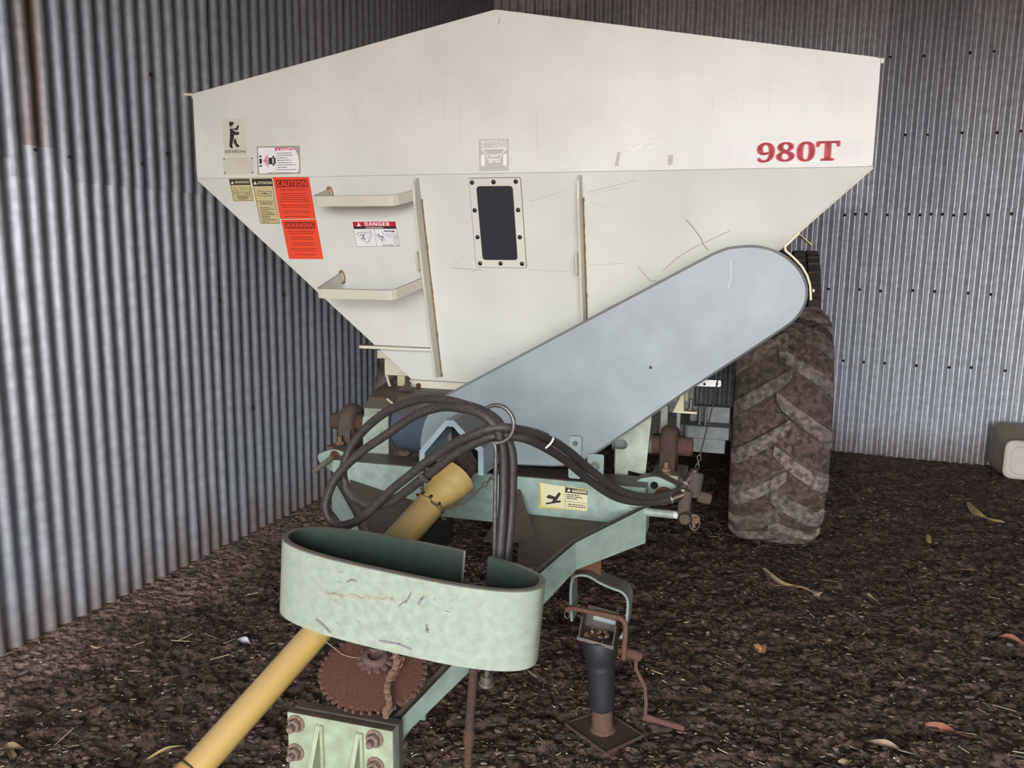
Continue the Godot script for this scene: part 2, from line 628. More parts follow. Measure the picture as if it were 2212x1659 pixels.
	b2.box(Transform3D(Basis(RT, Vector3.UP, -DL), DL * (SHED_FRONT + BACK_D) / 2 + RT * (RIGHT_D - LEFT_D) / 2 + Vector3.UP * (ROOF_Y + 0.06)), Vector3(RIGHT_D + LEFT_D + 0.2, 0.06, BACK_D - SHED_FRONT + 0.2), 0.0)
	part("roof_sheet", b2, M.roofing, ce)
	for i in 7:
		var pb := MB.new(lin("5b4a3f"))
		pb.box(Transform3D(Basis(RT, Vector3.UP, -DL), DL * (SHED_FRONT + 0.7 + 1.5 * i) + RT * (RIGHT_D - LEFT_D) / 2 + Vector3.UP * (ROOF_Y - 0.05)), Vector3(RIGHT_D + LEFT_D, 0.1, 0.06))
		part("purlin", pb, M.roofing, ce)

# ---------------------------------------------------------------- lettering
var fonts := {}

func lettering(b: MB, text: String, fr: Transform3D, at: Vector2, cap: float, width := 0.0, serif := false, centred := true) -> void:
	var key := "serif" if serif else "sans"
	if not fonts.has(key):
		var sf := SystemFont.new()
		sf.font_names = PackedStringArray(["Droid Serif" if serif else "Droid Sans"])
		sf.font_weight = 700
		fonts[key] = sf
	var tm := TextMesh.new()
	tm.text = text
	tm.font = fonts[key]
	tm.font_size = 64
	tm.pixel_size = 0.01
	tm.depth = 0.0
	tm.curve_step = 2.0
	var a := tm.get_mesh_arrays()
	var vs: PackedVector3Array = a[Mesh.ARRAY_VERTEX]
	var ids: PackedInt32Array = a[Mesh.ARRAY_INDEX] if a[Mesh.ARRAY_INDEX] != null else PackedInt32Array(range(vs.size()))
	if vs.is_empty():
		return
	var lo := vs[0]; var hi := vs[0]
	for p in vs:
		lo = lo.min(p); hi = hi.max(p)
	var ky := cap / maxf(hi.y - lo.y, 1e-6)
	var kx := width / maxf(hi.x - lo.x, 1e-6) if width > 0.0 else ky
	var w := (hi.x - lo.x) * kx
	var z := fr.basis.z.normalized()
	for i in range(0, ids.size(), 3):
		var q := []
		for j in 3:
			var p := vs[ids[i + j]]
			q.append(fr * Vector3((p.x - lo.x) * kx + at.x - (w / 2 if centred else 0.0), (p.y - lo.y) * ky + at.y - cap / 2, 0.0))
		b.tri(q[0], q[1], q[2], z, z, z)

func patch(b: MB, poly: PackedVector2Array, fr: Transform3D, lift := 0.0) -> void:
	var p := MB.ccw(poly)
	var ids := MB.fan(p)
	var z := fr.basis.z.normalized()
	for i in range(0, ids.size(), 3):
		b.tri(fr * Vector3(p[ids[i]].x, p[ids[i]].y, lift), fr * Vector3(p[ids[i + 1]].x, p[ids[i + 1]].y, lift), fr * Vector3(p[ids[i + 2]].x, p[ids[i + 2]].y, lift), z, z, z)

func rect(cx: float, cy: float, w: float, h: float) -> PackedVector2Array:
	return pv([cx - w / 2, cy - h / 2, cx + w / 2, cy - h / 2, cx + w / 2, cy + h / 2, cx - w / 2, cy + h / 2])

func stroke(b: MB, fr: Transform3D, pts: Array, w: float) -> void:
	for i in range(0, pts.size() - 2, 2):
		var a := Vector2(pts[i], pts[i + 1]); var d := Vector2(pts[i + 2], pts[i + 3])
		var o := (d - a).normalized().orthogonal() * w / 2
		var e := (d - a).normalized() * w * 0.3
		patch(b, PackedVector2Array([a - o - e, d - o + e, d + o + e, a + o - e]), fr)

# rows of small print, too fine to read in the photograph: short dark dashes
func small_print(b: MB, fr: Transform3D, cx: float, top: float, w: float, rows: int, gap: float, h: float, left := false, breaks := []) -> void:
	var y := top
	for r in rows:
		if r in breaks:
			y -= gap * 0.9
		var len := w * rng.randf_range(0.72, 1.0)
		if left: len = w * rng.randf_range(0.45, 1.0)
		var x := cx - (w / 2 if left else len / 2)
		var end := x + len
		while x < end - 0.002:
			var word := minf(rng.randf_range(0.004, 0.014), end - x)
			patch(b, pv([x, y - h / 2, x + word, y - h / 2, x + word, y + h / 2, x, y + h / 2]), fr)
			x += word + 0.0018
		y -= gap

func triangle_sign(b: MB, fr: Transform3D, cx: float, cy: float, s: float) -> void:
	patch(b, pv([cx - s / 2, cy - s * 0.43, cx + s / 2, cy - s * 0.43, cx, cy + s * 0.43]), fr)

# a decal: a thin film (part) with its print (sub-part)
func decal(root: Node3D, called: String, label: String, fr: Transform3D, outline: PackedVector2Array, film: Color, layers: Array) -> MeshInstance3D:
	var b := MB.new(film)
	b.prism(outline, fr, -0.0002, 0.0006, 0.0)
	var o := part(called, b, M.plastic, root, label)
	for l in layers:
		part(l[0], l[1], M.print, o)
	return o

func lay(fr: Transform3D, z: float) -> Transform3D:
	return fr * Transform3D(Basis(), Vector3(0, 0, z))

func build_decals(root: Node3D) -> void:
	var U := FZ(0.003)
	var L := lay(FL(), 0.003)
	var black := lin("2b2724")
	# bear emblem with the dealer's name
	var f := lay(U, 0.0008)
	var bear := MB.new(black)
	# drawn in thousandths of a metre from the emblem's middle
	for poly in [
		[130, 112, 150, 109, 168, 111, 188, 118, 191, 128, 182, 134, 174, 148, 164, 157, 132, 155],
		[166, 176, 190, 184, 212, 178, 226, 158, 238, 143, 247, 158, 241, 184, 230, 202, 211, 209, 190, 196, 170, 186],
		[134, 182, 164, 186, 190, 213, 215, 226, 232, 222, 247, 231, 243, 250, 228, 260, 205, 258, 190, 251, 181, 270, 176, 300, 168, 330, 158, 360, 156, 380, 166, 391, 160, 402, 140, 400, 122, 385, 122, 360, 128, 320, 132, 280, 136, 230],
		[173, 337, 181, 307, 191, 290, 206, 310, 211, 340, 222, 360, 241, 372, 240, 386, 225, 395, 207, 390, 194, 370, 180, 350]]:
		var p := pv(poly)
		for k in p.size():
			p[k] = Vector2(-1.0243 + (p[k].x - 188.0) * 0.000361, 2.001 - (p[k].y - 283.0) * 0.000328)
		p = MB.ccw(p)
		if MB.fan(p).is_empty():
			p = Geometry2D.convex_hull(p)
			p.remove_at(p.size() - 1)
		patch(bear, p, f)
	var collar := MB.new(lin("8f8d86"))
	patch(collar, pv([-1.0445, 2.0425, -1.0325, 2.0415, -1.0335, 2.036, -1.0440, 2.0365]), lay(f, 0.0002))
	var name1 := MB.new(black)
	lettering(name1, "DAVID EVANS Group", f, Vector2(-1.0243, 1.9485), 0.0145, 0.090)
	decal(root, "dealer_decal", "cream sticker with a standing black bear and a name below", U, pv([-1.0758, 2.069, -0.9755, 2.0685, -0.9727, 1.933, -1.0729, 1.9323]), lin("d6d0bb"), [["bear_emblem", bear], ["collar", collar], ["lettering", name1]])
	# blank riveted data plate
	var tag := MB.new(lin("cfc9b4"))
	tag.prism(rect(-1.0138, 1.8975, 0.131, 0.063), U, 0, 0.001, 0.0003)
	var tagp := part("data_plate", tag, M.plastic, root, "blank cream plate held by four rivets")
	for x in [-1.0740, -0.9537]:
		for y in [1.8720, 1.9230]:
			var rv := MB.new(lin("7c6a55"))
			rv.button(Vector3(x, y, 0.004), Vector3(0, 0, 1), 0.0028)
			part("rivet", rv, M.steel, tagp)
	# faded pink and white danger sticker, torn at its edges
	var pw := MB.new(lin("eae4e2")); 
	patch(pw, pv([-0.925, 1.868, -0.9255, 1.960, -0.915, 1.9615, -0.852, 1.9595, -0.79, 1.9575, -0.768, 1.949, -0.757, 1.925, -0.7545, 1.90, -0.757, 1.874, -0.767, 1.868, -0.80, 1.8705, -0.88, 1.870, -0.905, 1.8665]), f)
	var pk := MB.new(lin("c95f86"))
	patch(pk, pv([-0.8535, 1.948, -0.8535, 1.9595, -0.80, 1.9578, -0.771, 1.9495]), lay(f, 0.0002))
	var pk2 := MB.new(lin("d993ab"))
	patch(pk2, pv([-0.906, 1.913, -0.885, 1.939, -0.883, 1.886]), lay(f, 0.0002))
	var pd := MB.new(black)
	for r in [[-0.916, 1.912, 0.011, 0.018], [-0.9165, 1.9295, 0.010, 0.006], [-0.9165, 1.895, 0.010, 0.006], [-0.874, 1.912, 0.016, 0.024], [-0.862, 1.9255, 0.007, 0.009], [-0.862, 1.899, 0.007, 0.009], [-0.857, 1.912, 0.008, 0.022]]:
		patch(pd, rect(r[0], r[1], r[2], r[3]), lay(f, 0.0003))
	stroke(pd, lay(f, 0.0003), [-0.8515, 1.958, -0.8515, 1.870], 0.0008)
	stroke(pd, lay(f, 0.0004), [-0.906, 1.914, -0.885, 1.9125], 0.0012)
	small_print(pd, lay(f, 0.0003), -0.803, 1.939, 0.085, 8, 0.0085, 0.0022, true)
	var pl := MB.new(lin("f3e8e8"))
	triangle_sign(pl, lay(f, 0.0004), -0.842, 1.953, 0.009)
	lettering(pl, "DANGER", lay(f, 0.0004), Vector2(-0.812, 1.9525), 0.006, 0.036)
	decal(root, "faded_decal", "faded pink and white danger sticker with torn grey edges", U, pv([-0.9309, 1.9663, -0.7497, 1.9639, -0.7509, 1.8638, -0.931, 1.8638]), lin("a29a8c"), [["paper", pw], ["pink_band", pk], ["danger_zone", pk2], ["diagram", pd], ["lettering", pl]])
	# pale maker's decal with a front view of the spreader
	var mg := MB.new(lin("e9e8e0"))
	lettering(mg, "MARSHALL", f, Vector2(-0.003, 1.9575), 0.0125, 0.094, true)
	lettering(mg, "MULTISPREAD", f, Vector2(-0.003, 1.9435), 0.0095, 0.094, true)
	stroke(mg, f, [-0.047, 1.935, 0.042, 1.935, 0.024, 1.915, -0.029, 1.915, -0.047, 1.935], 0.004)
	stroke(mg, f, [-0.034, 1.921, -0.020, 1.897, 0.016, 1.897, 0.029, 1.921], 0.004)
	for r in [[-0.042, 1.897, 0.013, 0.038], [0.037, 1.897, 0.013, 0.038], [-0.0025, 1.912, 0.03, 0.007], [-0.0025, 1.899, 0.046, 0.006], [-0.014, 1.891, 0.018, 0.004], [0.011, 1.891, 0.018, 0.004]]:
		patch(mg, rect(r[0], r[1], r[2], r[3]), f)
	decal(root, "maker_decal", "pale grey square maker's sticker with white lettering above the window", U, pv([-0.0576, 1.9676, 0.0495, 1.966, 0.0515, 1.8612, -0.0556, 1.8612]), lin("bdbba8"), [["lettering", mg]])
	# model number banner
	var mn := MB.new(lin("c22732"))
	for off in [[0, 0], [0.0022, 0.0005], [-0.0022, -0.0005], [0.0005, 0.0014], [-0.0005, -0.0014]]:
		lettering(mn, "980T", lay(f, 0.00002 * absf(off[0]) * 1000.0), Vector2(0.982 + off[0], 1.9003 + off[1]), 0.0585, 0.240, true)
	decal(root, "model_decal", "long white strip with the red model number", U, pv([0.785, 1.9366, 1.1796, 1.9353, 1.1806, 1.8689, 0.7871, 1.8672]), lin("e2dfd9"), [["lettering", mn]])
	# lower face: the warning stickers
	var g := lay(L, 0.0008)
	var sand := lin("cdbf8b")
	var wd := MB.new(black)
	patch(wd, rect(-1.0133, -0.0145, 0.088, 0.021), g)
	stroke(wd, g, [-1.055, -0.002, -0.970, -0.002, -0.9715, -0.0835, -1.0555, -0.0835, -1.055, -0.002], 0.0014)
	stroke(wd, g, [-1.052, -0.047, -1.050, -0.055, -1.044, -0.055, -1.03, -0.055, -1.03, -0.044, -1.037, -0.044, -1.037, -0.038, -1.045, -0.038, -1.045, -0.047, -1.052, -0.047], 0.0011)
	stroke(wd, g, [-1.03, -0.053, -1.018, -0.053, -1.012, -0.056, -0.978, -0.056, -0.974, -0.038, -1.012, -0.038, -1.012, -0.055], 0.0011)
	for q in [[-1.047, 0.004], [-1.034, 0.006], [-0.996, 0.006], [-0.984, 0.006]]:
		var cp := []
		for i in 9:
			cp.append(q[0] + q[1] * cos(TAU * i / 8)); cp.append(-0.057 + q[1] * sin(TAU * i / 8))
		stroke(wd, g, cp, 0.001)
	small_print(wd, g, -1.0125, -0.0665, 0.055, 3, 0.0055, 0.0024)
	patch(wd, pv([-0.986, -0.0655, -0.979, -0.0625, -0.979, -0.0685]), g)
	var wl := MB.new(lin("ddd5b0"))
	triangle_sign(wl, lay(g, 0.0002), -1.0455, -0.0145, 0.014)
	lettering(wl, "WARNING", lay(g, 0.0002), Vector2(-1.004, -0.0145), 0.0095, 0.062)
	decal(root, "warning_decal", "small sand-coloured warning sticker with a tractor diagram", L, pv([-1.0588, 0.0025, -0.967, 0.0015, -0.9685, -0.0872, -1.0583, -0.0872]), sand, [["print", wd], ["lettering", wl]])
	var ad := MB.new(black)
	patch(ad, rect(-0.916, -0.0175, 0.086, 0.026), g)
	stroke(ad, g, [-0.957, -0.004, -0.8755, -0.004, -0.8765, -0.171, -0.9565, -0.171, -0.957, -0.004], 0.0014)
	stroke(ad, g, [-0.957, -0.0865, -0.876, -0.0865], 0.0014)
	stroke(ad, g, [-0.948, -0.066, -0.940, -0.047, -0.925, -0.050, -0.914, -0.054, -0.903, -0.050, -0.886, -0.051, -0.889, -0.069, -0.904, -0.067, -0.916, -0.071, -0.930, -0.066, -0.948, -0.066], 0.0016)
	stroke(ad, g, [-0.914, -0.054, -0.916, -0.071], 0.001)
	stroke(ad, g, [-0.934, -0.058, -0.897, -0.060], 0.0025)
	small_print(ad, g, -0.9165, -0.0925, 0.070, 2, 0.006, 0.0024)
	small_print(ad, g, -0.916, -0.111, 0.062, 9, 0.0068, 0.0024, true)
	var al := MB.new(lin("ddd5b0"))
	triangle_sign(al, lay(g, 0.0002), -0.9475, -0.0175, 0.016)
	lettering(al, "ATTENTION", lay(g, 0.0002), Vector2(-0.9065, -0.0185), 0.0105, 0.060)
	decal(root, "attention_decal", "tall sand-coloured attention sticker with an open book", L, pv([-0.9615, 0.0015, -0.8709, 0.0, -0.8721, -0.1745, -0.9604, -0.1755]), sand, [["print", ad], ["lettering", al]])
	var red := lin("f2502f")
	var deep := lin("7c2118")
	var cd := MB.new(deep)
	patch(cd, rect(-0.7925, -0.022, 0.130, 0.027), g)
	lettering(cd, "FOR YOUR SAFETY", g, Vector2(-0.793, -0.0455), 0.0085, 0.104)
	small_print(cd, g, -0.793, -0.060, 0.132, 10, 0.0073, 0.0022, false, [5, 7, 9])
	var cl := MB.new(red)
	lettering(cl, "CAUTION", lay(g, 0.0002), Vector2(-0.7925, -0.022), 0.0195, 0.122)
	decal(root, "caution_decal", "bright orange-red caution sticker", L, pv([-0.8675, 0.0012, -0.7169, -0.0005, -0.7168, -0.1545, -0.8692, -0.1552]), red, [["print", cd], ["lettering", cl]])
	var rd := MB.new(deep)
	patch(rd, rect(-0.789, -0.1795, 0.128, 0.025), g)
	small_print(rd, g, -0.789, -0.203, 0.126, 9, 0.0078, 0.0022, false, [2, 4, 6, 8])
	var rl := MB.new(red)
	lettering(rl, "WARNING", lay(g, 0.0002), Vector2(-0.789, -0.1795), 0.018, 0.121)
	decal(root, "warning_decal", "bright orange-red warning sticker", L, pv([-0.8655, -0.1585, -0.7158, -0.1570, -0.7135, -0.3105, -0.863, -0.312]), red, [["print", rd], ["lettering", rl]])
	var dr := MB.new(lin("b8202c"))
	patch(dr, pv([-0.5665, -0.166, -0.3935, -0.165, -0.393, -0.183, -0.566, -0.184]), g)
	var dk := MB.new(black)
	patch(dk, pv([-0.566, -0.184, -0.393, -0.183, -0.3927, -0.1925, -0.5657, -0.1935]), g)
	stroke(dk, g, [-0.566, -0.194, -0.564, -0.2605, -0.389, -0.257, -0.392, -0.193], 0.0013)
	stroke(dk, g, [-0.483, -0.194, -0.4815, -0.259], 0.0013)
	stroke(dk, g, [-0.556, -0.211, -0.546, -0.206, -0.512, -0.206, -0.498, -0.203, -0.494, -0.215, -0.512, -0.243, -0.522, -0.246, -0.556, -0.211], 0.0014)
	stroke(dk, g, [-0.512, -0.243, -0.505, -0.216, -0.498, -0.203], 0.001)
	stroke(dk, g, [-0.541, -0.214, -0.532, -0.219, -0.523, -0.212], 0.003)
	stroke(dk, g, [-0.532, -0.219, -0.530, -0.226, -0.524, -0.233], 0.003)
	stroke(dk, g, [-0.530, -0.226, -0.538, -0.231], 0.0025)
	stroke(dk, g, [-0.478, -0.215, -0.452, -0.243], 0.002)
	stroke(dk, g, [-0.470, -0.212, -0.462, -0.222, -0.452, -0.222, -0.455, -0.234], 0.0032)
	stroke(dk, g, [-0.449, -0.204, -0.446, -0.243], 0.0012)
	stroke(dk, g, [-0.443, -0.201, -0.436, -0.201, -0.408, -0.202], 0.0035)
	patch(dk, pv([-0.409, -0.1975, -0.409, -0.2065, -0.4, -0.202]), g)
	stroke(dk, g, [-0.44, -0.213, -0.397, -0.213, -0.4, -0.222, -0.43, -0.222, -0.44, -0.213], 0.001)
	for rr in [0.011, 0.019]:
		var cp := []
		for i in 7:
			cp.append(-0.391 + rr * cos(PI / 2 + PI * i / 6)); cp.append(-0.238 + rr * sin(PI / 2 + PI * i / 6))
		stroke(dk, g, cp, 0.0014)
	lettering(dk, "WATCH STEP", g, Vector2(-0.436, -0.2535), 0.0055, 0.045)
	var dw := MB.new(lin("f2efed"))
	triangle_sign(dw, lay(g, 0.0002), -0.5425, -0.1755, 0.017)
	lettering(dw, "DANGER", lay(g, 0.0002), Vector2(-0.4675, -0.1745), 0.0135, 0.100)
	small_print(dw, lay(g, 0.0002), -0.479, -0.1865, 0.085, 2, 0.0035, 0.0014)
	decal(root, "danger_decal", "white danger sticker with a red top band and two diagrams", L, pv([-0.5689, -0.1635, -0.3921, -0.1625, -0.3875, -0.2585, -0.5663, -0.2620]), lin("e9e8e6"), [["red_band", dr], ["print", dk], ["lettering", dw]])
	# yellow sticker on the front beam
	var y0 := lay(FZ(0.1505), 0.0008)
	var yb := MB.new(lin("d9d2a6"))
	patch(yb, pv([0.217, 0.8135, 0.300, 0.8085, 0.3795, 0.8025, 0.3775, 0.7325, 0.30, 0.7315, 0.222, 0.732]), y0)
	var yk := MB.new(black)
	patch(yk, pv([0.303, 0.8075, 0.379, 0.8025, 0.379, 0.787, 0.303, 0.789]), lay(y0, 0.0002))
	stroke(yk, lay(y0, 0.0002), [0.302, 0.808, 0.302, 0.732], 0.0012)
	stroke(yk, lay(y0, 0.0002), [0.302, 0.759, 0.377, 0.7565], 0.0012)
	small_print(yk, lay(y0, 0.0002), 0.341, 0.782, 0.066, 3, 0.0065, 0.003, true)
	small_print(yk, lay(y0, 0.0002), 0.343, 0.749, 0.062, 2, 0.007, 0.003)
	patch(yk, pv([0.236, 0.740, 0.288, 0.753, 0.287, 0.760, 0.273, 0.757, 0.288, 0.783, 0.281, 0.788, 0.268, 0.770, 0.248, 0.776, 0.238, 0.770, 0.241, 0.763, 0.262, 0.761, 0.256, 0.751, 0.236, 0.746]), lay(y0, 0.0002))
	var yw := MB.new(lin("e6e0bd"))
	triangle_sign(yw, lay(y0, 0.0004), 0.315, 0.7985, 0.012)
	lettering(yw, "WARNING", lay(y0, 0.0004), Vector2(0.351, 0.7965), 0.010, 0.050)
	decal(root, "warning_decal", "curled yellow warning sticker with a black hand symbol", FZ(0.1505), pv([0.2110, 0.818, 0.236, 0.8125, 0.300, 0.8095, 0.3800, 0.8055, 0.3787, 0.7300, 0.30, 0.7300, 0.2110, 0.7262, 0.216, 0.745, 0.214, 0.79]), lin("dfc43a"), [["paper", yb], ["print", yk], ["lettering", yw]])

# ---------------------------------------------------------------- the spreader
const CREAM := "dad9cd"
const GREEN := "a2b6a8"
const BLUE := "95a09f"

func make_tyre(root: Node3D, c: Vector3, R: float, hw: float, lugs: int, tread_col: String, mtl: Material, axis := Basis()) -> MeshInstance3D:
	var at := func(r: float, th: float, h: float) -> Vector3: return c + axis * Vector3(h, r * sin(th), r * cos(th))
	var b := MB.new(lin(tread_col))
	var d := 0.042
	var pr := pv([R * 0.56, -hw * 0.80, R * 0.60, -hw * 0.95, R * 0.74, -hw * 1.05, R * 0.86, -hw * 1.02, R - d - 0.03, -hw * 0.93, R - d - 0.006, -hw * 0.75, R - d, -hw * 0.35, R - d, 0, R - d, hw * 0.35, R - d - 0.006, hw * 0.75, R - d - 0.03, hw * 0.93, R * 0.86, hw * 1.02, R * 0.74, hw * 1.05, R * 0.60, hw * 0.95, R * 0.56, hw * 0.80])
	b.lathe(pr, Transform3D(axis * Basis(Vector3(0, 0, 1), Vector3(1, 0, 0), Vector3(0, 1, 0)), c), 64)
	var o := part("tyre", b, mtl, root)
	if lugs > 0:
		for k in lugs:
			for side in [-1.0, 1.0]:
				var th0: float = TAU * (k + (0.0 if side > 0 else 0.5)) / lugs
				var lb := MB.new(lin("9a8a7f").lerp(lin("84746a"), rng.randf()))
				var secs := []
				var steps := 9
				for i in steps + 1:
					var t := float(i) / steps
					var h: float = side * lerpf(-0.035, hw * 1.02, t)
					var th := th0 - 0.30 * pow(t, 0.85) * 1.0
					var wdt := (0.070 if i > 0 else 0.048) * (1.0 + 0.25 * t)
					var top := R - 0.004 * t - (0.055 * pow(maxf(t - 0.72, 0.0) / 0.28, 2.0)) - rng.randf() * 0.003
					var base := R - d - 0.012 - (0.06 * pow(maxf(t - 0.7, 0.0) / 0.3, 2.0))
					var hwid := wdt / 2 / R
					secs.append([at.call(base, th - hwid * 1.25, h), at.call(top, th - hwid, h), at.call(top, th + hwid, h), at.call(base, th + hwid * 1.25, h)])
				for i in steps:
					var a = secs[i]; var e = secs[i + 1]
					var mid: Vector3 = (a[1] + a[2]) / 2
					var rad := (mid - c).normalized()
					lb.quad(a[1], a[2], e[2], e[1], rad)
					lb.quad(a[0], a[1], e[1], e[0], a[1] - a[2])
					lb.quad(a[3], a[2], e[2], e[3], a[2] - a[1])
				lb.quad(secs[0][0], secs[0][1], secs[0][2], secs[0][3], secs[0][1] - secs[1][1])
				lb.quad(secs[steps][0], secs[steps][1], secs[steps][2], secs[steps][3], secs[steps][1] - secs[steps - 1][1])
				part("lug", lb, mtl, o)
		var xf := []; var cs := []
		for i in 1500:
			var th := rng.randf() * TAU
			var h := rng.randf_range(-0.95, 0.95) * hw
			var s := 0.005 + 0.016 * pow(rng.randf(), 2.0)
			var r := R - d - 0.002 - 0.05 * pow(maxf(absf(h) / hw - 0.72, 0.0) / 0.28, 2.0)
			var bs := axis * Basis(Vector3(1, 0, 0), Vector3(0, sin(th), cos(th)), Vector3(0, cos(th), -sin(th)))
			xf.append(Transform3D((bs * Basis(Vector3.UP, rng.randf() * TAU)).scaled_local(Vector3(s * 1.5, s * 0.9, s)), at.call(r, th, h) + o.position))
			cs.append(lin("5b4940").lerp(lin("8f786a"), pow(rng.randf(), 1.5)))
		mm("mud_clumps", lump(71), xf, cs, M.mud_rubber, root)
	return o

# an upright plate along a plan path with its own top and bottom heights
func upright(b: MB, xs: Array, zs: Array, tops: Array, bots: Array, th: float, flange := 0.0) -> void:
	for i in xs.size() - 1:
		var a := Vector3(xs[i], 0, zs[i]); var d := Vector3(xs[i + 1], 0, zs[i + 1])
		var o := (d - a).cross(Vector3.UP).normalized() * th
		var t0: Vector3 = Vector3.UP * tops[i]; var t1: Vector3 = Vector3.UP * tops[i + 1]
		var b0: Vector3 = Vector3.UP * bots[i]; var b1: Vector3 = Vector3.UP * bots[i + 1]
		b.quad(a + t0, d + t1, d + b1, a + b0, -o)
		b.quad(a + o + t0, d + o + t1, d + o + b1, a + o + b0, o)
		b.quad(a + t0, d + t1, d + o + t1, a + o + t0, Vector3.UP)
		b.quad(a + b0, d + b1, d + o + b1, a + o + b0, Vector3.DOWN)
		if i == 0: b.quad(a + t0, a + o + t0, a + o + b0, a + b0, a - d)
		if i == xs.size() - 2: b.quad(d + t1, d + o + t1, d + o + b1, d + b1, d - a)
		if flange > 0.0:
			var f := o.normalized() * flange
			for y in [[t0, t1, -0.008], [b0, b1, 0.008]]:
				var lo: Vector3 = Vector3.UP * y[2]
				b.quad(a + y[0], d + y[1], d + f + y[1], a + f + y[0], Vector3.UP * -y[2])
				b.quad(a + y[0] + lo, d + y[1] + lo, d + f + y[1] + lo, a + f + y[0] + lo, Vector3.UP * y[2])
				b.quad(a + f + y[0], d + f + y[1], d + f + y[1] + lo, a + f + y[0] + lo, f)

func slab(b: MB, q: Array, th: float) -> void:   # a thin plate over four (or three) corners
	var a: Vector3 = q[0]; var d: Vector3 = q[1]; var e: Vector3 = q[2]; var f: Vector3 = q[3]
	var nn := (d - a).cross(e - a).normalized()
	if nn.y < 0: nn = -nn
	var o := -nn * th
	b.quad(a, d, e, f, nn); b.quad(a + o, d + o, e + o, f + o, -nn)
	var m := (a + d + e + f) / 4
	for s in [[a, d], [d, e], [e, f], [f, a]]:
		b.quad(s[0], s[1], s[1] + o, s[0] + o, (s[0] + s[1]) / 2 - m)

func rounded(p: PackedVector2Array, r: float, steps := 4) -> PackedVector2Array:
	var q := PackedVector2Array()
	var k := p.size()
	for i in k:
		var a := p[(i + k - 1) % k]; var e := p[(i + 1) % k]
		var d0 := (a - p[i]); var d1 := (e - p[i])
		var rr := minf(r, minf(d0.length(), d1.length()) * 0.45)
		var s0 := p[i] + d0.normalized() * rr; var s1 := p[i] + d1.normalized() * rr
		for s in steps + 1:
			var t := float(s) / steps
			q.append(s0.lerp(p[i], t).lerp(p[i].lerp(s1, t), t))
	return q

func build_spreader() -> void:
	var root := thing("fertilizer_spreader", "large cream and green bulk fertilizer spreader with a peaked hopper parked in the shed", "spreader")
	build_hopper(root)
	build_decals(root)
	build_ladder(root)
	build_drive(root)
	build_frame(root)
	build_ring(root)
	build_valve(root)
	# wheels
	for sx in [1.0, -1.0]:
		var wu := 1.045 if sx > 0 else -0.955
		make_tyre(root, Vector3(wu, 0.632, -2.03), 0.668, 0.232, 16, "6e5a4f", M.mud_rubber)
		var b := MB.new(lin("b9b49c"))
		var fr := Transform3D(Basis(Vector3(0, 0, 1), Vector3(sx, 0, 0), Vector3(0, sx, 0)), Vector3(wu, 0.632, -2.03))
		b.lathe(pv([0.0, 0.06, 0.12, 0.06, 0.14, 0.04, 0.30, 0.02, 0.33, 0.17, 0.385, 0.19, 0.39, 0.20]), fr, 32)
		b.lathe(pv([0.385, -0.19, 0.33, -0.17, 0.30, 0.0, 0.14, 0.02, 0.12, -0.1, 0.0, -0.1]), fr, 32)
		for i in 8:
			var a := TAU * i / 8
			b.bolt(fr * Vector3(0.1 * cos(a), 0.06, 0.1 * sin(a)), fr.basis.y, 0.014)
		part("wheel_rim", b, M.worn_paint, root)

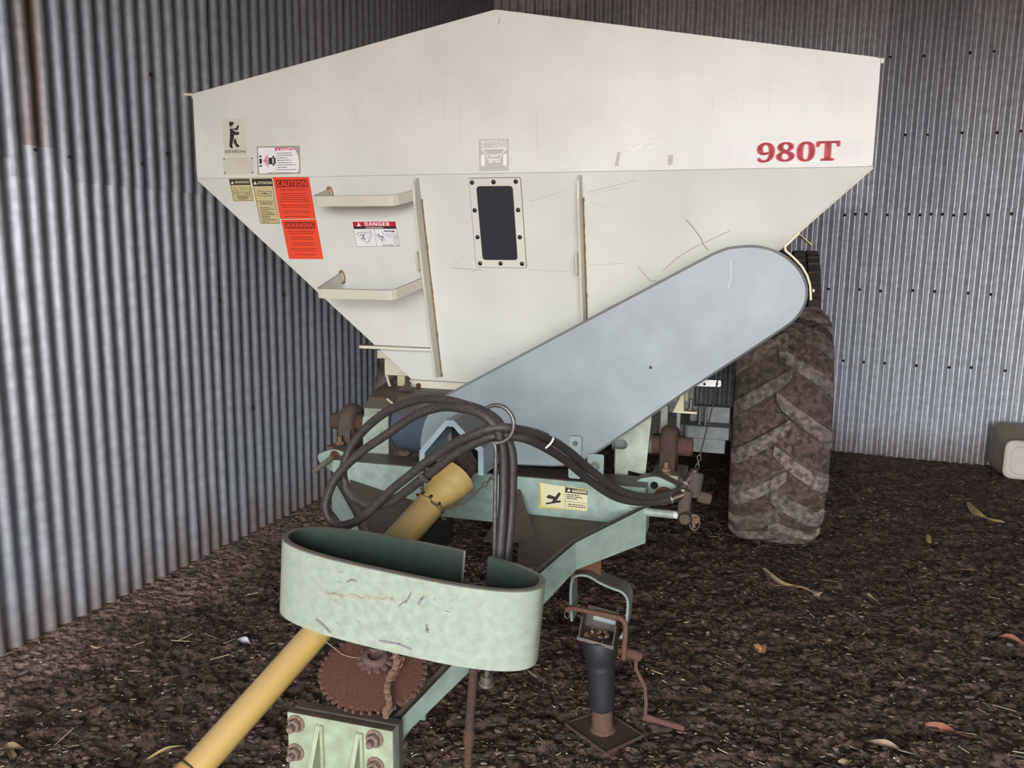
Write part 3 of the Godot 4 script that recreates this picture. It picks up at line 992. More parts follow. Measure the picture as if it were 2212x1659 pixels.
func build_hopper(root: Node3D) -> void:
	var cream := lin(CREAM)
	var dusty := Color(0.42, 0.33, 0.27)
	var b := MB.new(cream, 0.8, dusty)
	b.prism(rounded(pv([-1.2, 1.8525, 1.2, 1.8525, 1.2, 2.166, 0.0, 2.3835, -1.2, 2.166]), 0.014, 3), FZ(0), -0.006, 0.003, 0.002)
	part("front_panel", b, M.paint, root)
	b = MB.new(lin("dadbce"))
	b.prism(pv([-1.2, 0.0, 1.2, 0.0, 0.407, -0.8, -0.407, -0.8]), FL(), -0.003, 0.003, 0.001)
	part("lower_front_panel", b, M.paint, root)
	b = MB.new(lin("d2d1c0"), 0.8, dusty)
	var zb := -3.4
	b.prism(pv([-1.2, 1.8525, 1.2, 1.8525, 1.2, 2.166, 0.0, 2.38, -1.2, 2.166]), FZ(zb), -0.005, 0.0, 0.001)
	b.quad(Vector3(-1.2, 1.8525, zb), Vector3(1.2, 1.8525, zb), Vector3(0.407, 1.0825, zb + 0.2), Vector3(-0.407, 1.0825, zb + 0.2), Vector3(0, -1, -1))
	part("rear_panel", b, M.paint, root)
	for sx in [-1.0, 1.0]:
		b = MB.new(lin("d2d1c0"), 0.8, dusty)
		b.aabox(Vector3(1.2 * sx, 1.8525, zb), Vector3(1.194 * sx, 2.166, 0.0), 0.001)
		b.aabox(Vector3(1.21 * sx, 2.15, zb), Vector3(1.17 * sx, 2.166, -0.003), 0.003)
		part("side_panel", b, M.paint, root)
		b = MB.new(lin("d2d1c0"))
		var q := [Vector3(1.2 * sx, 1.8525, -0.003), Vector3(1.2 * sx, 1.8525, zb), Vector3(0.407 * sx, 1.0825, zb + 0.2), Vector3(0.407 * sx, 1.0825, -0.219)]
		slab(b, q, 0.006)
		part("sloped_side", b, M.paint, root)
	# flange under the front with one bolt, the stub at the left corner
	b = MB.new(lin("d8d5bd"), 0.9, dusty)
	b.aabox(Vector3(-0.405, 1.050, -0.20), Vector3(0.405, 1.078, -0.19), 0.002)
	b.aabox(Vector3(-0.41, 1.076, -0.235), Vector3(0.41, 1.083, -0.188), 0.002)
	var lip := part("front_lip", b, M.paint, root)
	b = MB.new(lin("6b4a36"))
	b.bolt(Vector3(-0.372, 1.062, -0.19), Vector3(0, 0, 1), 0.008)
	part("bolt", b, M.rust, lip)
	b = MB.new(lin("e3dcc4"))
	b.rod(Vector3(-1.19, 2.163, -0.01), Vector3(-1.249, 2.167, -0.01), 0.005, 8)
	part("sheet_hook", b, M.paint, root)
	# the two ribs with a worn rusty weld, and the flat loops on them
	for u in [-0.286, 0.300]:
		b = MB.new(lin("cfcdba"))
		var pts := PackedVector2Array()
		for q in [[-0.012, -0.002], [-0.006, 0.02], [-0.02, 0.046], [-0.08, 0.058], [-0.3, 0.062], [-0.55, 0.062], [-0.762, 0.056], [-0.782, -0.002]]:
			var v: float = q[0]
			var o: float = q[1]
			pts.append(Vector2(T * v / K + o / K, 1.8525 + v / K - T * o / K))
		b.prism(pts, FX(u), -0.0045, 0.0045, 0.001)
		var rib := part("rib", b, M.paint, root)
		var w := MB.new(lin("b08a56"))
		var wp := PackedVector3Array()
		var wr := PackedFloat32Array()
		for i in 70:
			var v := -0.085 - 0.695 * i / 69.0
			wp.append(face(u + 0.0062, v) + Vector3(0, -T, 1) / K * 0.003)
			wr.append(0.0022 + 0.0016 * rng.randf() + (0.002 if i % 17 < 2 else 0.0))
		w.tube(wp, wr, 6)
		part("weld_bead", w, M.rust, rib, "rusty weld bead")
		var lb := MB.new(lin("cfccb6"))
		var ring := PackedVector3Array()
		for i in 24:
			var a := TAU * i / 24
			var h := clampf(sin(a) * 1.5, -1, 1)
			ring.append(face(u - 0.012, -0.299 + 0.028 * h + 0.006 * sin(a)) + Vector3(0, -T, 1) / K * (0.058 + 0.014 * cos(a)))
		lb.loop(ring, 0.0045, 8)
		part("tie_loop", lb, M.paint, rib)
	# inspection window
	b = MB.new(lin("8b7d6c"))  # brown edge behind the frame, coloured to stand in for its gap shadow
	b.prism(rounded(pv([-0.0962, -0.0128, 0.0927, -0.0133, 0.0942, -0.3338, -0.0972, -0.3348]), 0.009), FL(), 0.003, 0.0042, 0.0)
	part("window_gap_shade", b, M.rust, root)
	b = MB.new(lin("dcdbcb"))
	b.prism(rounded(pv([-0.0945, -0.0145, 0.091, -0.0150, 0.0925, -0.332, -0.0955, -0.333]), 0.008), FL(), 0.003, 0.0065, 0.001)
	var frm := part("window_frame", b, M.paint, root)
	b = MB.new(lin("34373a"))
	b.prism(rounded(pv([-0.0684, -0.042, 0.0620, -0.0425, 0.0620, -0.3030, -0.0676, -0.304]), 0.012), FL(), 0.0066, 0.0078, 0.0004)
	part("window_pane", b, M.glass_dark, frm, "dark inspection window pane")
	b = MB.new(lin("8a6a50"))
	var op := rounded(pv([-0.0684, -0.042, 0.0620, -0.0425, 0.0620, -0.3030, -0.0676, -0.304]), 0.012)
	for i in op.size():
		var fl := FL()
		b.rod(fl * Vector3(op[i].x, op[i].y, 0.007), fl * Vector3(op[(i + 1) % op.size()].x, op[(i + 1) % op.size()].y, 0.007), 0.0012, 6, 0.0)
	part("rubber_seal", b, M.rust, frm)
	for q in [[-0.0839, -0.0285], [-0.0052, -0.0279], [0.0746, -0.0274], [-0.0826, -0.1253], [0.0762, -0.1250], [-0.0810, -0.2215], [0.0763, -0.2209], [-0.0797, -0.3184], [-0.0022, -0.3174], [0.0777, -0.3175]]:
		b = MB.new(lin("57504d"))
		b.button(FL() * Vector3(q[0], q[1], 0.0064), Vector3(0, -T, 1), 0.0082)
		part("bolt", b, M.steel, frm)
	# old tape marks and scratches in the paint
	for q in [[0.4215, 1.913, 0.433, 1.9125, 0.426, 1.868, 0.414, 1.8685], [0.588, 1.901, 0.603, 1.900, 0.602, 1.870, 0.588, 1.866, 0.585, 1.885], [0.012, 2.356, 0.017, 2.356, 0.015, 2.334, 0.010, 2.334]]:
		b = MB.new(lin("b9b3a0"))
		patch(b, pv(q), FZ(0.0034))
		part("tape_mark", b, M.plastic, root, "grey tape mark")
	for q in [[-0.188, -0.338, -0.075, -0.345, 0.003], [-0.205, -0.345, -0.145, -0.292, 0.0012], [0.32, -0.068, 0.485, -0.03, 0.0015], [0.33, -0.075, 0.45, -0.05, 0.001], [0.315, -0.32, 0.44, -0.312, 0.0013], [0.12, -0.095, 0.24, -0.062, 0.0014], [0.1, -0.34, 0.26, -0.345, 0.0012], [-0.12, -0.69, -0.05, -0.695, 0.0012], [0.33, -0.10, 0.40, -0.122, 0.001]]:
		b = MB.new(lin("b3af9e"))
		stroke(b, lay(FL(), 0.0034), [q[0], q[1], q[2], q[3]], q[4])
		part("scratch", b, M.plastic, root, "grey scratch in the cream paint")
	for q in [[0.648, -0.158, 0.672, -0.185, 0.70, -0.222, 0.705, -0.24, 0.722, -0.262], [0.575, -0.335, 0.62, -0.29, 0.68, -0.25, 0.79, -0.196], [0.49, -0.32, 0.51, -0.345, 0.53, -0.37, 0.58, -0.375]]:
		b = MB.new(lin("a08c78"))
		var cw := PackedVector3Array()
		var cr := PackedFloat32Array()
		for k in range(0, q.size(), 2):
			cw.append(face(q[k], q[k + 1]) + Vector3(0, -T, 1) * 0.007)
			cr.append(0.0006 + 0.0008 * float(q[0] > 0.6) * rng.randf())
		b.tube(cw, cr, 5)
		part("cobweb", b, M.litter, root, "dusty cobweb thread")
	for i in 9:
		b = MB.new(lin("e4e2da"))
		var m := Vector2(0.50 + rng.randf_range(-0.07, 0.06), 1.95 + rng.randf_range(-0.035, 0.05))
		stroke(b, FZ(0.0033), [m.x, m.y, m.x + rng.randf_range(-0.03, 0.03), m.y + rng.randf_range(-0.008, 0.014)], rng.randf_range(0.002, 0.009))
		part("scuff_mark", b, M.paint, root)
	for i in 20:
		b = MB.new(lin("d3d0c4"))
		var m := Vector2(rng.randf_range(-0.9, 1.1), rng.randf_range(2.0, 2.2))
		stroke(b, FZ(0.0032), [m.x, m.y, m.x + rng.randf_range(-0.004, 0.004), m.y - rng.randf_range(0.02, 0.12)], rng.randf_range(0.0015, 0.004))
		part("run_mark", b, M.paint, root)
	# underside: conveyor trough, chassis rails, axle
	b = MB.new(lin("4a4744"))
	b.aabox(Vector3(-0.40, 0.93, -3.35), Vector3(0.40, 1.05, -0.22), 0.004)
	part("conveyor_trough", b, M.rust, root)
	for sx in [-1.0, 1.0]:
		b = MB.new(lin("8c9387"), 0.8)
		b.aabox(Vector3(0.43 * sx, 0.83, -3.3), Vector3(0.50 * sx, 0.97, -0.06), 0.006)
		part("chassis_rail", b, M.worn_paint, root)
	b = MB.new(lin("6a7068"), 0.9)
	b.aabox(Vector3(-0.80, 0.60, -2.09), Vector3(0.80, 0.70, -1.97), 0.01)
	part("axle", b, M.worn_paint, root)
	for sx in [-1.0, 1.0]:
		b = MB.new(lin("8b938c"), 0.7)
		b.aabox(Vector3(0.60 * sx, 0.700, -1.32), Vector3(0.797 * sx, 0.762, -1.2), 0.004)
		b.aabox(Vector3(0.604 * sx, 0.762, -1.36), Vector3(0.795 * sx, 0.842, -1.30), 0.004)
		b.aabox(Vector3(0.50 * sx, 0.80, -1.5), Vector3(0.62 * sx, 0.96, -1.3), 0.004)
		b.aabox(Vector3(0.62 * sx, 0.62, -2.05), Vector3(0.78 * sx, 0.71, -1.25), 0.004)
		var sp := part("spring_hanger", b, M.worn_paint, root)
		b = MB.new(lin("9aa19a"))
		for x in [0.655, 0.683]:
			b.rod(Vector3(x * sx, 0.755, -1.24), Vector3(x * sx, 0.845, -1.24), 0.008, 10)
		part("u_bolt", b, M.steel, sp)
		# mudguard and post beside the left wheel
		b = MB.new(lin("d3cfb4"))
		b.aabox(Vector3(-0.676 * -sx, 1.124, -1.2), Vector3(-0.60 * -sx, 1.16, -0.45), 0.004)
		b.aabox(Vector3(-0.641 * -sx, 1.053, -0.47), Vector3(-0.50 * -sx, 1.124, -0.45), 0.003)
		slab(b, [Vector3(0.636 * sx, 1.053, -0.45), Vector3(0.626 * sx, 1.053, -0.45), Vector3(0.600 * sx, 0.975, -0.45), Vector3(0.611 * sx, 0.975, -0.45)], 0.004)
		part("mudguard", b, M.paint, root)
		b = MB.new(lin("cfc998"))
		b.aabox(Vector3(0.582 * sx, 1.0, -0.50), Vector3(0.546 * sx, 1.053, -0.45), 0.003)
		part("hopper_post", b, M.paint, root)
		b = MB.new(lin("cfc998"))
		b.aabox(Vector3(0.63 * sx, 0.96, -0.80), Vector3(0.46 * sx, 1.053, -0.75), 0.003)
		part("hopper_brace", b, M.paint, root)

func build_ladder(root: Node3D) -> void:
	var up := Vector3(0, 1, T) / K
	var out := Vector3(0, -T, 1) / K
	for q in [[-0.6406, -0.062, 0.128, -0.330], [-0.6459, -0.381, 0.198, -0.350]]:
		var b := MB.new(lin("d3cfba"), 0.9, Color(0.33, 0.2, 0.15))
		var f := face(q[0], q[1])
		var pts := PackedVector3Array([f])
		var o: float = q[2]
		pts.append(f + out * (o - 0.012)); pts.append(f + out * (o - 0.003) + Vector3.RIGHT * 0.004); pts.append(f + out * o + Vector3.RIGHT * 0.014)
		var x1: float = q[3]
		var g := face(x1, q[1])
		pts.append(g + out * o - Vector3.RIGHT * 0.02); pts.append(g + out * (o - 0.004) - Vector3.RIGHT * 0.003); pts.append(g + out * (o - 0.014) + Vector3.RIGHT * 0.008)
		pts.append(face(-0.293, q[1]) + out * 0.05)
		b.ribbon(pts, up, 0.036, 0.007)
		var st := part("ladder_step", b, M.paint, root)
		var w := MB.new(lin("b98a52"))
		for i in 10:
			var a := TAU * i / 10
			w.rod(f + (Vector3.RIGHT * cos(a) * 0.011 + up * sin(a) * 0.026) + out * 0.003, f + (Vector3.RIGHT * cos(a + 0.6) * 0.011 + up * sin(a + 0.6) * 0.026) + out * 0.003, rng.randf_range(0.003, 0.005), 6)
		part("weld_bead", w, M.rust, st, "rusty weld around the step foot")
	var b := MB.new(lin("d6d2bc"), 1.0, Color(0.30, 0.19, 0.15))
	b.aabox(Vector3(-0.602, 1.206, -0.19), Vector3(-0.292, 1.218, -0.14), 0.002)
	part("step_plate", b, M.paint, root)

func build_drive(root: Node3D) -> void:
	# the long blue chain guard
	var b := MB.new(lin(BLUE), 0.75, Color(0.26, 0.23, 0.22))
	var o := pv([-0.232, 0.846, 0.10, 0.860, 0.25, 0.866, 0.325, 0.876, 0.384, 0.911, 0.684, 1.147])
	for q in spline(p3([0.960, 1.354, 0, 0.996, 1.384, 0, 1.017, 1.412, 0, 1.029, 1.440, 0, 1.033, 1.466, 0, 1.030, 1.496, 0, 1.016, 1.530, 0, 0.988, 1.565, 0, 0.951, 1.592, 0, 0.912, 1.608, 0, 0.870, 1.6155, 0, 0.83, 1.614, 0, 0.79, 1.608, 0, 0.749, 1.592, 0]), 3):
		o.append(Vector2(q.x, q.y))
	o.append_array(pv([0.409, 1.402]))
	for q in spline(p3([-0.09, 1.121, 0, -0.148, 1.085, 0, -0.19, 1.045, 0, -0.22, 0.99, 0, -0.235, 0.92, 0]), 3):
		o.append(Vector2(q.x, q.y))
	b.prism(o, FZ(0), -0.03, 0.14, 0.017)
	var guard := part("chain_guard", b, M.blue_paint, root, "long blue-grey chain guard with rounded ends")
	for i in 34:
		b = MB.new(lin("9fa8aa").lerp(lin("879596"), rng.randf()))
		var k := rng.randf()
		var m := Vector2(lerpf(0.1, 0.95, k), lerpf(1.02, 1.52, k) + rng.randf_range(-0.10, 0.10))
		stroke(b, lay(FZ(0), 0.1403), [m.x, m.y, m.x + rng.randf_range(-0.02, 0.02), m.y + rng.randf_range(-0.045, 0.045)], rng.randf_range(0.0008, 0.0035))
		part("scuff_mark", b, M.blue_paint, guard)
	b = MB.new(lin("abb4b4"))
	stroke(b, lay(FZ(0), 0.1404), [0.803, 1.565, 0.806, 1.52, 0.800, 1.485], 0.005)
	part("scuff_mark", b, M.blue_paint, guard)
	b = MB.new(lin("6d6b60"))
	b.button(Vector3(0.5715, 1.226, 0.139), Vector3(0, 0, 1), 0.0055)
	part("plug", b, M.rust, guard)
	# cream strap curving round its upper end
	b = MB.new(lin("d8cda6"))
	b.ribbon(p3([1.000, 1.655, 0.06, 0.960, 1.612, 0.06, 0.962, 1.600, 0.06, 0.985, 1.580, 0.06, 1.012, 1.553, 0.06, 1.030, 1.524, 0.06, 1.040, 1.494, 0.06, 1.045, 1.45, 0.06]), Vector3(0, 0, 1), 0.05, 0.006)
	var strap := part("guard_strap", b, M.paint, root)
	b = MB.new(lin("c9c2b0"))
	b.bolt(Vector3(1.048, 1.478, 0.06), Vector3(1, 0, 0), 0.007)
	part("bolt", b, M.steel, strap)
	b = MB.new(lin("c2ad78"))
	b.ribbon(p3([0.957, 1.607, -0.15, 1.008, 1.652, -0.15, 1.048, 1.618, -0.15]), Vector3(0, 0, 1), 0.1, 0.004)
	part("edge_angle", b, M.worn_paint, root)
	# gable-shaped hood over the input shaft
	b = MB.new(lin("9db0b4"), 0.95, Color(0.10, 0.07, 0.055))
	var out := pv([-0.126, 0.905, -0.125, 0.956, -0.036, 1.062, -0.007, 1.064, 0.052, 1.007, 0.091, 0.982, 0.092, 0.893])
	var inn := pv([-0.107, 0.897, -0.107, 0.951, -0.030, 1.043, -0.010, 1.043, 0.040, 0.993, 0.073, 0.970, 0.074, 0.893])
	for i in out.size() - 1:
		var a0 := Vector3(out[i].x, out[i].y, 0.39); var a1 := Vector3(out[i + 1].x, out[i + 1].y, 0.39)
		var c0 := Vector3(inn[i].x, inn[i].y, 0.39); var c1 := Vector3(inn[i + 1].x, inn[i + 1].y, 0.39)
		var z := Vector3(0, 0, -0.25)
		var m := Vector3((out[i].y - out[i + 1].y), -(out[i].x - out[i + 1].x), 0)
		if m.dot(a0 - Vector3(-0.02, 0.93, 0.39)) < 0: m = -m
		b.quad(a0, a1, c1, c0, Vector3(0, 0, 1))
		b.quad(a0, a1, a1 + z, a0 + z, m)
		var e := Vector3(0, 0, -0.006)
		b.quad(c0, c1, c1 + e, c0 + e, -m)
		var s0 := a0 - m.normalized() * 0.004; var s1 := a1 - m.normalized() * 0.004
		b.quad(s0, s1, s1 + z, s0 + z, -m)
	part("shaft_hood", b, M.blue_paint, root, "blue gable-shaped hood with a brown dusty roof")
	# gearbox block inside the hood, with the yoke bolts
	b = MB.new(lin("3a322d"), 0.8)
	b.aabox(Vector3(-0.09, 0.86, 0.10), Vector3(0.07, 0.985, 0.2), 0.01)
	b.rod(Vector3(-0.015, 0.915, 0.19), Vector3(-0.012, 0.912, 0.30), 0.045, 20, 0.006)
	var gear := part("gearbox", b, M.rust, root)
	b = MB.new(lin("6d6357"))
	b.bolt(Vector3(0.027, 0.912, 0.33), Vector3(0.3, -0.1, 1), 0.017, 0.01)
	part("bolt", b, M.steel, gear)
	b = MB.new(lin("6d6357"))
	b.bolt(Vector3(-0.035, 0.93, 0.27), Vector3(-0.3, 0.3, 1), 0.013)
	part("bolt", b, M.steel, gear)
	# blue motor drum
	b = MB.new(lin("525d6b"), 0.95, Color(0.12, 0.10, 0.095))
	var fr := Transform3D(Basis(Vector3(0, 0, 1), Vector3(1, 0, 0), Vector3(0, 1, 0)), Vector3(-0.40, 0.935, -0.05))
	b.lathe(pv([0.0, 0.0, 0.07, 0.0, 0.088, 0.012, 0.096, 0.03, 0.100, 0.06, 0.100, 0.075, 0.104, 0.08, 0.104, 0.19, 0.0, 0.19]), fr, 36)
	part("motor_drum", b, M.blue_paint, root, "dark blue drum with brown dust on top")
	# bent dust sheet over the drum
	b = MB.new(lin("98a08f"), 1.0, Color(0.105, 0.075, 0.06))
	b.ribbon(p3([-0.465, 0.835, 0.005, -0.465, 0.955, 0.0, -0.465, 0.995, -0.015, -0.465, 1.03, -0.05, -0.465, 1.046, -0.11, -0.465, 1.052, -0.18]), Vector3(1, 0, 0), 0.105, 0.005)
	b.ribbon(p3([-0.30, 1.010, -0.05, -0.30, 1.035, -0.075, -0.30, 1.050, -0.13, -0.30, 1.052, -0.2]), Vector3(1, 0, 0), 0.33, 0.005)
	var ds := part("dust_cover", b, M.worn_paint, root, "curved sheet with a brown dusty top")
	b = MB.new(lin("6b5345"))
	slab(b, [Vector3(-0.43, 1.052, -0.12), Vector3(-0.395, 1.084, -0.14), Vector3(-0.36, 1.055, -0.12), Vector3(-0.39, 1.050, -0.1)], 0.003)
	part("torn_flap", b, M.rust, ds)
	b = MB.new(lin("ddd8c4"))
	b.rod(Vector3(-0.42, 1.04, 0.0), Vector3(-0.372, 1.016, 0.02), 0.0035, 8)
	part("split_pin", b, M.paint, ds)
	# slotted plates either side, transverse shaft and pillow block bearings
	var slots := MB.new(lin("17130f"))
	for sx in [-1.0, 1.0]:
		b = MB.new(lin("b0b8a4") if sx > 0 else lin("a7b3a2"), 0.9)
		if sx > 0:
			b.prism(pv([0.443, 0.80, 0.443, 0.915, 0.470, 0.915, 0.480, 0.92, 0.486, 0.932, 0.480, 0.944, 0.470, 0.949, 0.443, 0.949, 0.45, 1.06, 0.566, 1.06, 0.550, 0.83, 0.49, 0.84, 0.485, 0.80]), FZ(0), -0.012, -0.004, 0.001)
		else:
			b.prism(pv([-0.519, 0.815, -0.517, 0.965, -0.46, 0.99, -0.412, 0.974, -0.412, 0.925, -0.43, 0.925, -0.442, 0.918, -0.446, 0.905, -0.44, 0.893, -0.43, 0.89, -0.413, 0.89, -0.414, 0.815]), FZ(0), -0.002, 0.008, 0.001)
		part("slotted_plate", b, M.worn_paint, root)
		b = MB.new(lin("93a093"), 0.6)
		b.rod(Vector3(0.42 * sx, 0.918, -0.10), Vector3(0.56 * sx, 0.918, -0.10), 0.034, 20)
		b.col = lin("6b4a38")
		b.rod(Vector3(0.56 * sx, 0.918, -0.10), Vector3(0.70 * sx, 0.918, -0.10), 0.033, 20)
		part("cross_shaft", b, M.rust, root)
		b = MB.new(lin("5a4338") if sx > 0 else lin("6d6157"), 0.6)
		var fb := Transform3D(Basis(Vector3(0, 0, 1), Vector3(sx, 0, 0), Vector3(0, sx, 0)), Vector3(0.59 * sx, 0.918, -0.10))
		b.lathe(pv([0.035, 0.0, 0.060, 0.0, 0.070, 0.012, 0.074, 0.03, 0.070, 0.048, 0.060, 0.06, 0.035, 0.06]), fb, 28)
		b.prism(rounded(pv([-0.075, -0.115, 0.075, -0.115, 0.07, -0.02, 0.04, 0.04, -0.04, 0.04, -0.07, -0.02]), 0.012), Transform3D(Basis(Vector3(0, 0, 1), Vector3.UP, Vector3(-1, 0, 0)), Vector3(0.62 * sx, 0.918, -0.10)), -0.026, 0.026, 0.004)
		var pb := part("bearing_block", b, M.rust, root)
		b = MB.new(lin("a09888") if sx > 0 else lin("7a5a44"), 0.5)
		b.aabox(Vector3(0.575 * sx, 0.825, -0.03), Vector3(0.665 * sx, 0.845, 0.03), 0.004)
		b.aabox(Vector3(0.57 * sx, 0.79, -0.20), Vector3(0.68 * sx, 0.826, -0.02), 0.005)
		part("bearing_foot", b, M.worn_paint, pb)
		b = MB.new(lin("9a7a5c"))
		b.bolt(Vector3(0.62 * sx, 0.845, 0.0), Vector3.UP, 0.016, 0.022)
		part("bolt", b, M.rust, pb)
		# plates on the beam ends
		b = MB.new(lin("97a79a"), 0.9)
		b.prism(rounded(pv([0.535 * sx, 0.74, 0.61 * sx, 0.765, 0.665 * sx, 0.80, 0.67 * sx, 0.828, 0.60 * sx, 0.858, 0.53 * sx, 0.84]), 0.02), FZ(0.06), -0.03, 0.03, 0.004)
		var ep := part("end_plate", b, M.worn_paint, root)
		b = MB.new(lin("14110f"))
		b.prism(b.ngon(0.013, 18), Transform3D(Basis(), Vector3((0.592 if sx > 0 else 0.553) * sx, 0.823, 0.09)), -0.004, 0.0006, 0.0)
		part("bolt_hole", b, M.rust, ep)
		b = MB.new(lin("7c4d38"))
		if sx > 0:
			b.bolt(Vector3(0.625, 0.79, 0.09), Vector3(0.2, 0, 1), 0.024, 0.012)
		else:
			b.bolt(Vector3(-0.592, 0.828, 0.09), Vector3(-0.25, -0.25, 1), 0.016)
			b.col = lin("8d8675")
			b.rod(Vector3(-0.597, 0.824, 0.105), Vector3(-0.628, 0.79, 0.19), 0.0095, 12)
		part("stud", b, M.rust, ep)
	# cream bracket, hanger strip and small steel under the guard on the right
	b = MB.new(lin("d9d0ac"))
	b.prism(pv([0.608, 0.999, 0.64, 1.075, 0.648, 1.075, 0.648, 1.005, 0.697, 1.005, 0.697, 0.996, 0.608, 0.996]), FZ(-0.30), -0.05, 0.0, 0.002)
	var cb := part("bracket", b, M.paint, root)
	b = MB.new(lin("8e8b85"))
	b.rod(Vector3(0.672, 1.0, -0.32), Vector3(0.672, 1.05, -0.32), 0.008, 12)
	b.bolt(Vector3(0.672, 1.003, -0.32), Vector3.UP, 0.012)
	part("bolt", b, M.steel, cb)
	b = MB.new(lin("a6a79b"))
	b.aabox(Vector3(0.575, 0.87, -0.20), Vector3(0.60, 1.04, -0.195), 0.001)
	b.aabox(Vector3(0.62, 0.86, -0.35), Vector3(0.634, 1.1, -0.345), 0.001)
	part("hanger_strip", b, M.worn_paint, root)
	# two tabs that bolt the guard to the beam
	for q in [[0.312, 0.355, 0.84, 0.986, 0.334, 0.961, 0.0065], [0.376, 0.431, 0.84, 0.930, 0.4015, 0.889, 0.0125]]:
		b = MB.new(lin("9fb0ab"))
		b.prism(rounded(pv([q[0], q[2], q[1], q[2], q[1], q[3], q[0], q[3]]), 0.009), FZ(0), 0.146, 0.154, 0.0015)
		var tab := part("guard_tab", b, M.blue_paint, root)
		b = MB.new(lin("8f8878") if q[6] < 0.01 else lin("b4b3a0"))
		b.bolt(Vector3(q[4], q[5], 0.154), Vector3(0, 0, 1), q[6])
		part("bolt", b, M.steel if q[6] < 0.01 else M.rust, tab)

func build_frame(root: Node3D) -> void:
	var green := lin(GREEN)
	var soil := Color(0.115, 0.085, 0.066)
	var b := MB.new(green, 0.95, soil)
	b.aabox(Vector3(-0.572, 0.655, 0.02), Vector3(0.572, 0.832, 0.15), 0.006)
	part("front_beam", b, M.worn_paint, root, "green front cross beam with dusty top")
	b = MB.new(green, 0.95, soil)
	upright(b, [0.577, 0.401, 0.332, 0.237, 0.132], [0.152, 0.43, 0.617, 0.877, 1.165], [0.765, 0.722, 0.684, 0.600, 0.506], [0.642, 0.634, 0.575, 0.529, 0.458], 0.010, 0.022)
	part("drawbar_arm", b, M.worn_paint, root)
	b = MB.new(green, 0.95, soil)
	upright(b, [-0.577, -0.36, -0.20, -0.04, -0.03], [0.152, 0.40, 0.62, 0.90, 1.165], [0.772, 0.722, 0.684, 0.58, 0.50], [0.640, 0.634, 0.60, 0.52, 0.458], -0.010, 0.03)
	part("drawbar_arm", b, M.worn_paint, root)
	# dusty gussets between the beam and the arms
	b = MB.new(lin("7d8678"), 1.0, soil)
	slab(b, [Vector3(-0.50, 0.762, 0.152), Vector3(-0.22, 0.70, 0.152), Vector3(-0.235, 0.62, 0.50), Vector3(-0.38, 0.64, 0.42)], 0.008)
	part("gusset_plate", b, M.worn_paint, root)
	b = MB.new(lin("7d8678"), 1.0, soil)
	slab(b, [Vector3(0.125, 0.785, 0.152), Vector3(0.145, 0.785, 0.152), Vector3(0.245, 0.66, 0.30), Vector3(0.075, 0.66, 0.34)], 0.008)
	slab(b, [Vector3(0.15, 0.70, 0.152), Vector3(0.50, 0.70, 0.152), Vector3(0.36, 0.645, 0.45), Vector3(0.22, 0.63, 0.45)], 0.008)
	part("gusset_plate", b, M.worn_paint, root)
	b = MB.new(lin("2f2f2b"))
	b.prism(rounded(pv([-0.36, 0.70, -0.36, 0.53, -0.135, 0.53, -0.122, 0.56, -0.122, 0.70]), 0.02), FZ(0.1), -0.006, 0.004, 0.001)
	part("hanging_plate", b, M.rust, root)
	# head of the drawbar: two bolted plates with ribs
	b = MB.new(green, 1.0, soil)
	b.aabox(Vector3(-0.125, 0.40, 0.95), Vector3(0.125, 0.53, 0.965), 0.003)
	b.aabox(Vector3(-0.12, 0.42, 0.965), Vector3(0.12, 0.432, 1.165), 0.002)
	part("drawbar_web", b, M.worn_paint, root)
	b = MB.new(lin("5f6258"), 1.0, soil)
	b.aabox(Vector3(-0.118, 0.30, 1.150), Vector3(0.150, 0.520, 1.178), 0.003)
	part("mounting_plate", b, M.worn_paint, root)
	b = MB.new(lin("a3ad90"), 1.0, soil)
	b.aabox(Vector3(-0.125, 0.30, 1.180), Vector3(0.146, 0.518, 1.2), 0.002)
	var hp := part("hitch_plate", b, M.worn_paint, root, "pale green hitch plate with four large bolts")
	for x in [-0.0425, 0.0600]:
		b = MB.new(lin("a5ad8c"))
		b.prism(pv([1.198, 0.503, 1.207, 0.499, 1.30, 0.30, 1.198, 0.30]), FX(x), -0.006, 0.006, 0.002)
		b.rod(Vector3(x + 0.0075, 0.50, 1.202), Vector3(x + 0.0075, 0.30, 1.202), 0.006, 8)
		part("rib", b, M.worn_paint, hp)
	for q in [[-0.101, 0.492], [-0.105, 0.418], [0.101, 0.492], [0.102, 0.424]]:
		b = MB.new(lin("9a7f70"))
		b.bolt(Vector3(q[0], q[1], 1.2), Vector3(0, 0, 1), 0.0165, 0.016)
		part("bolt", b, M.rust, hp)

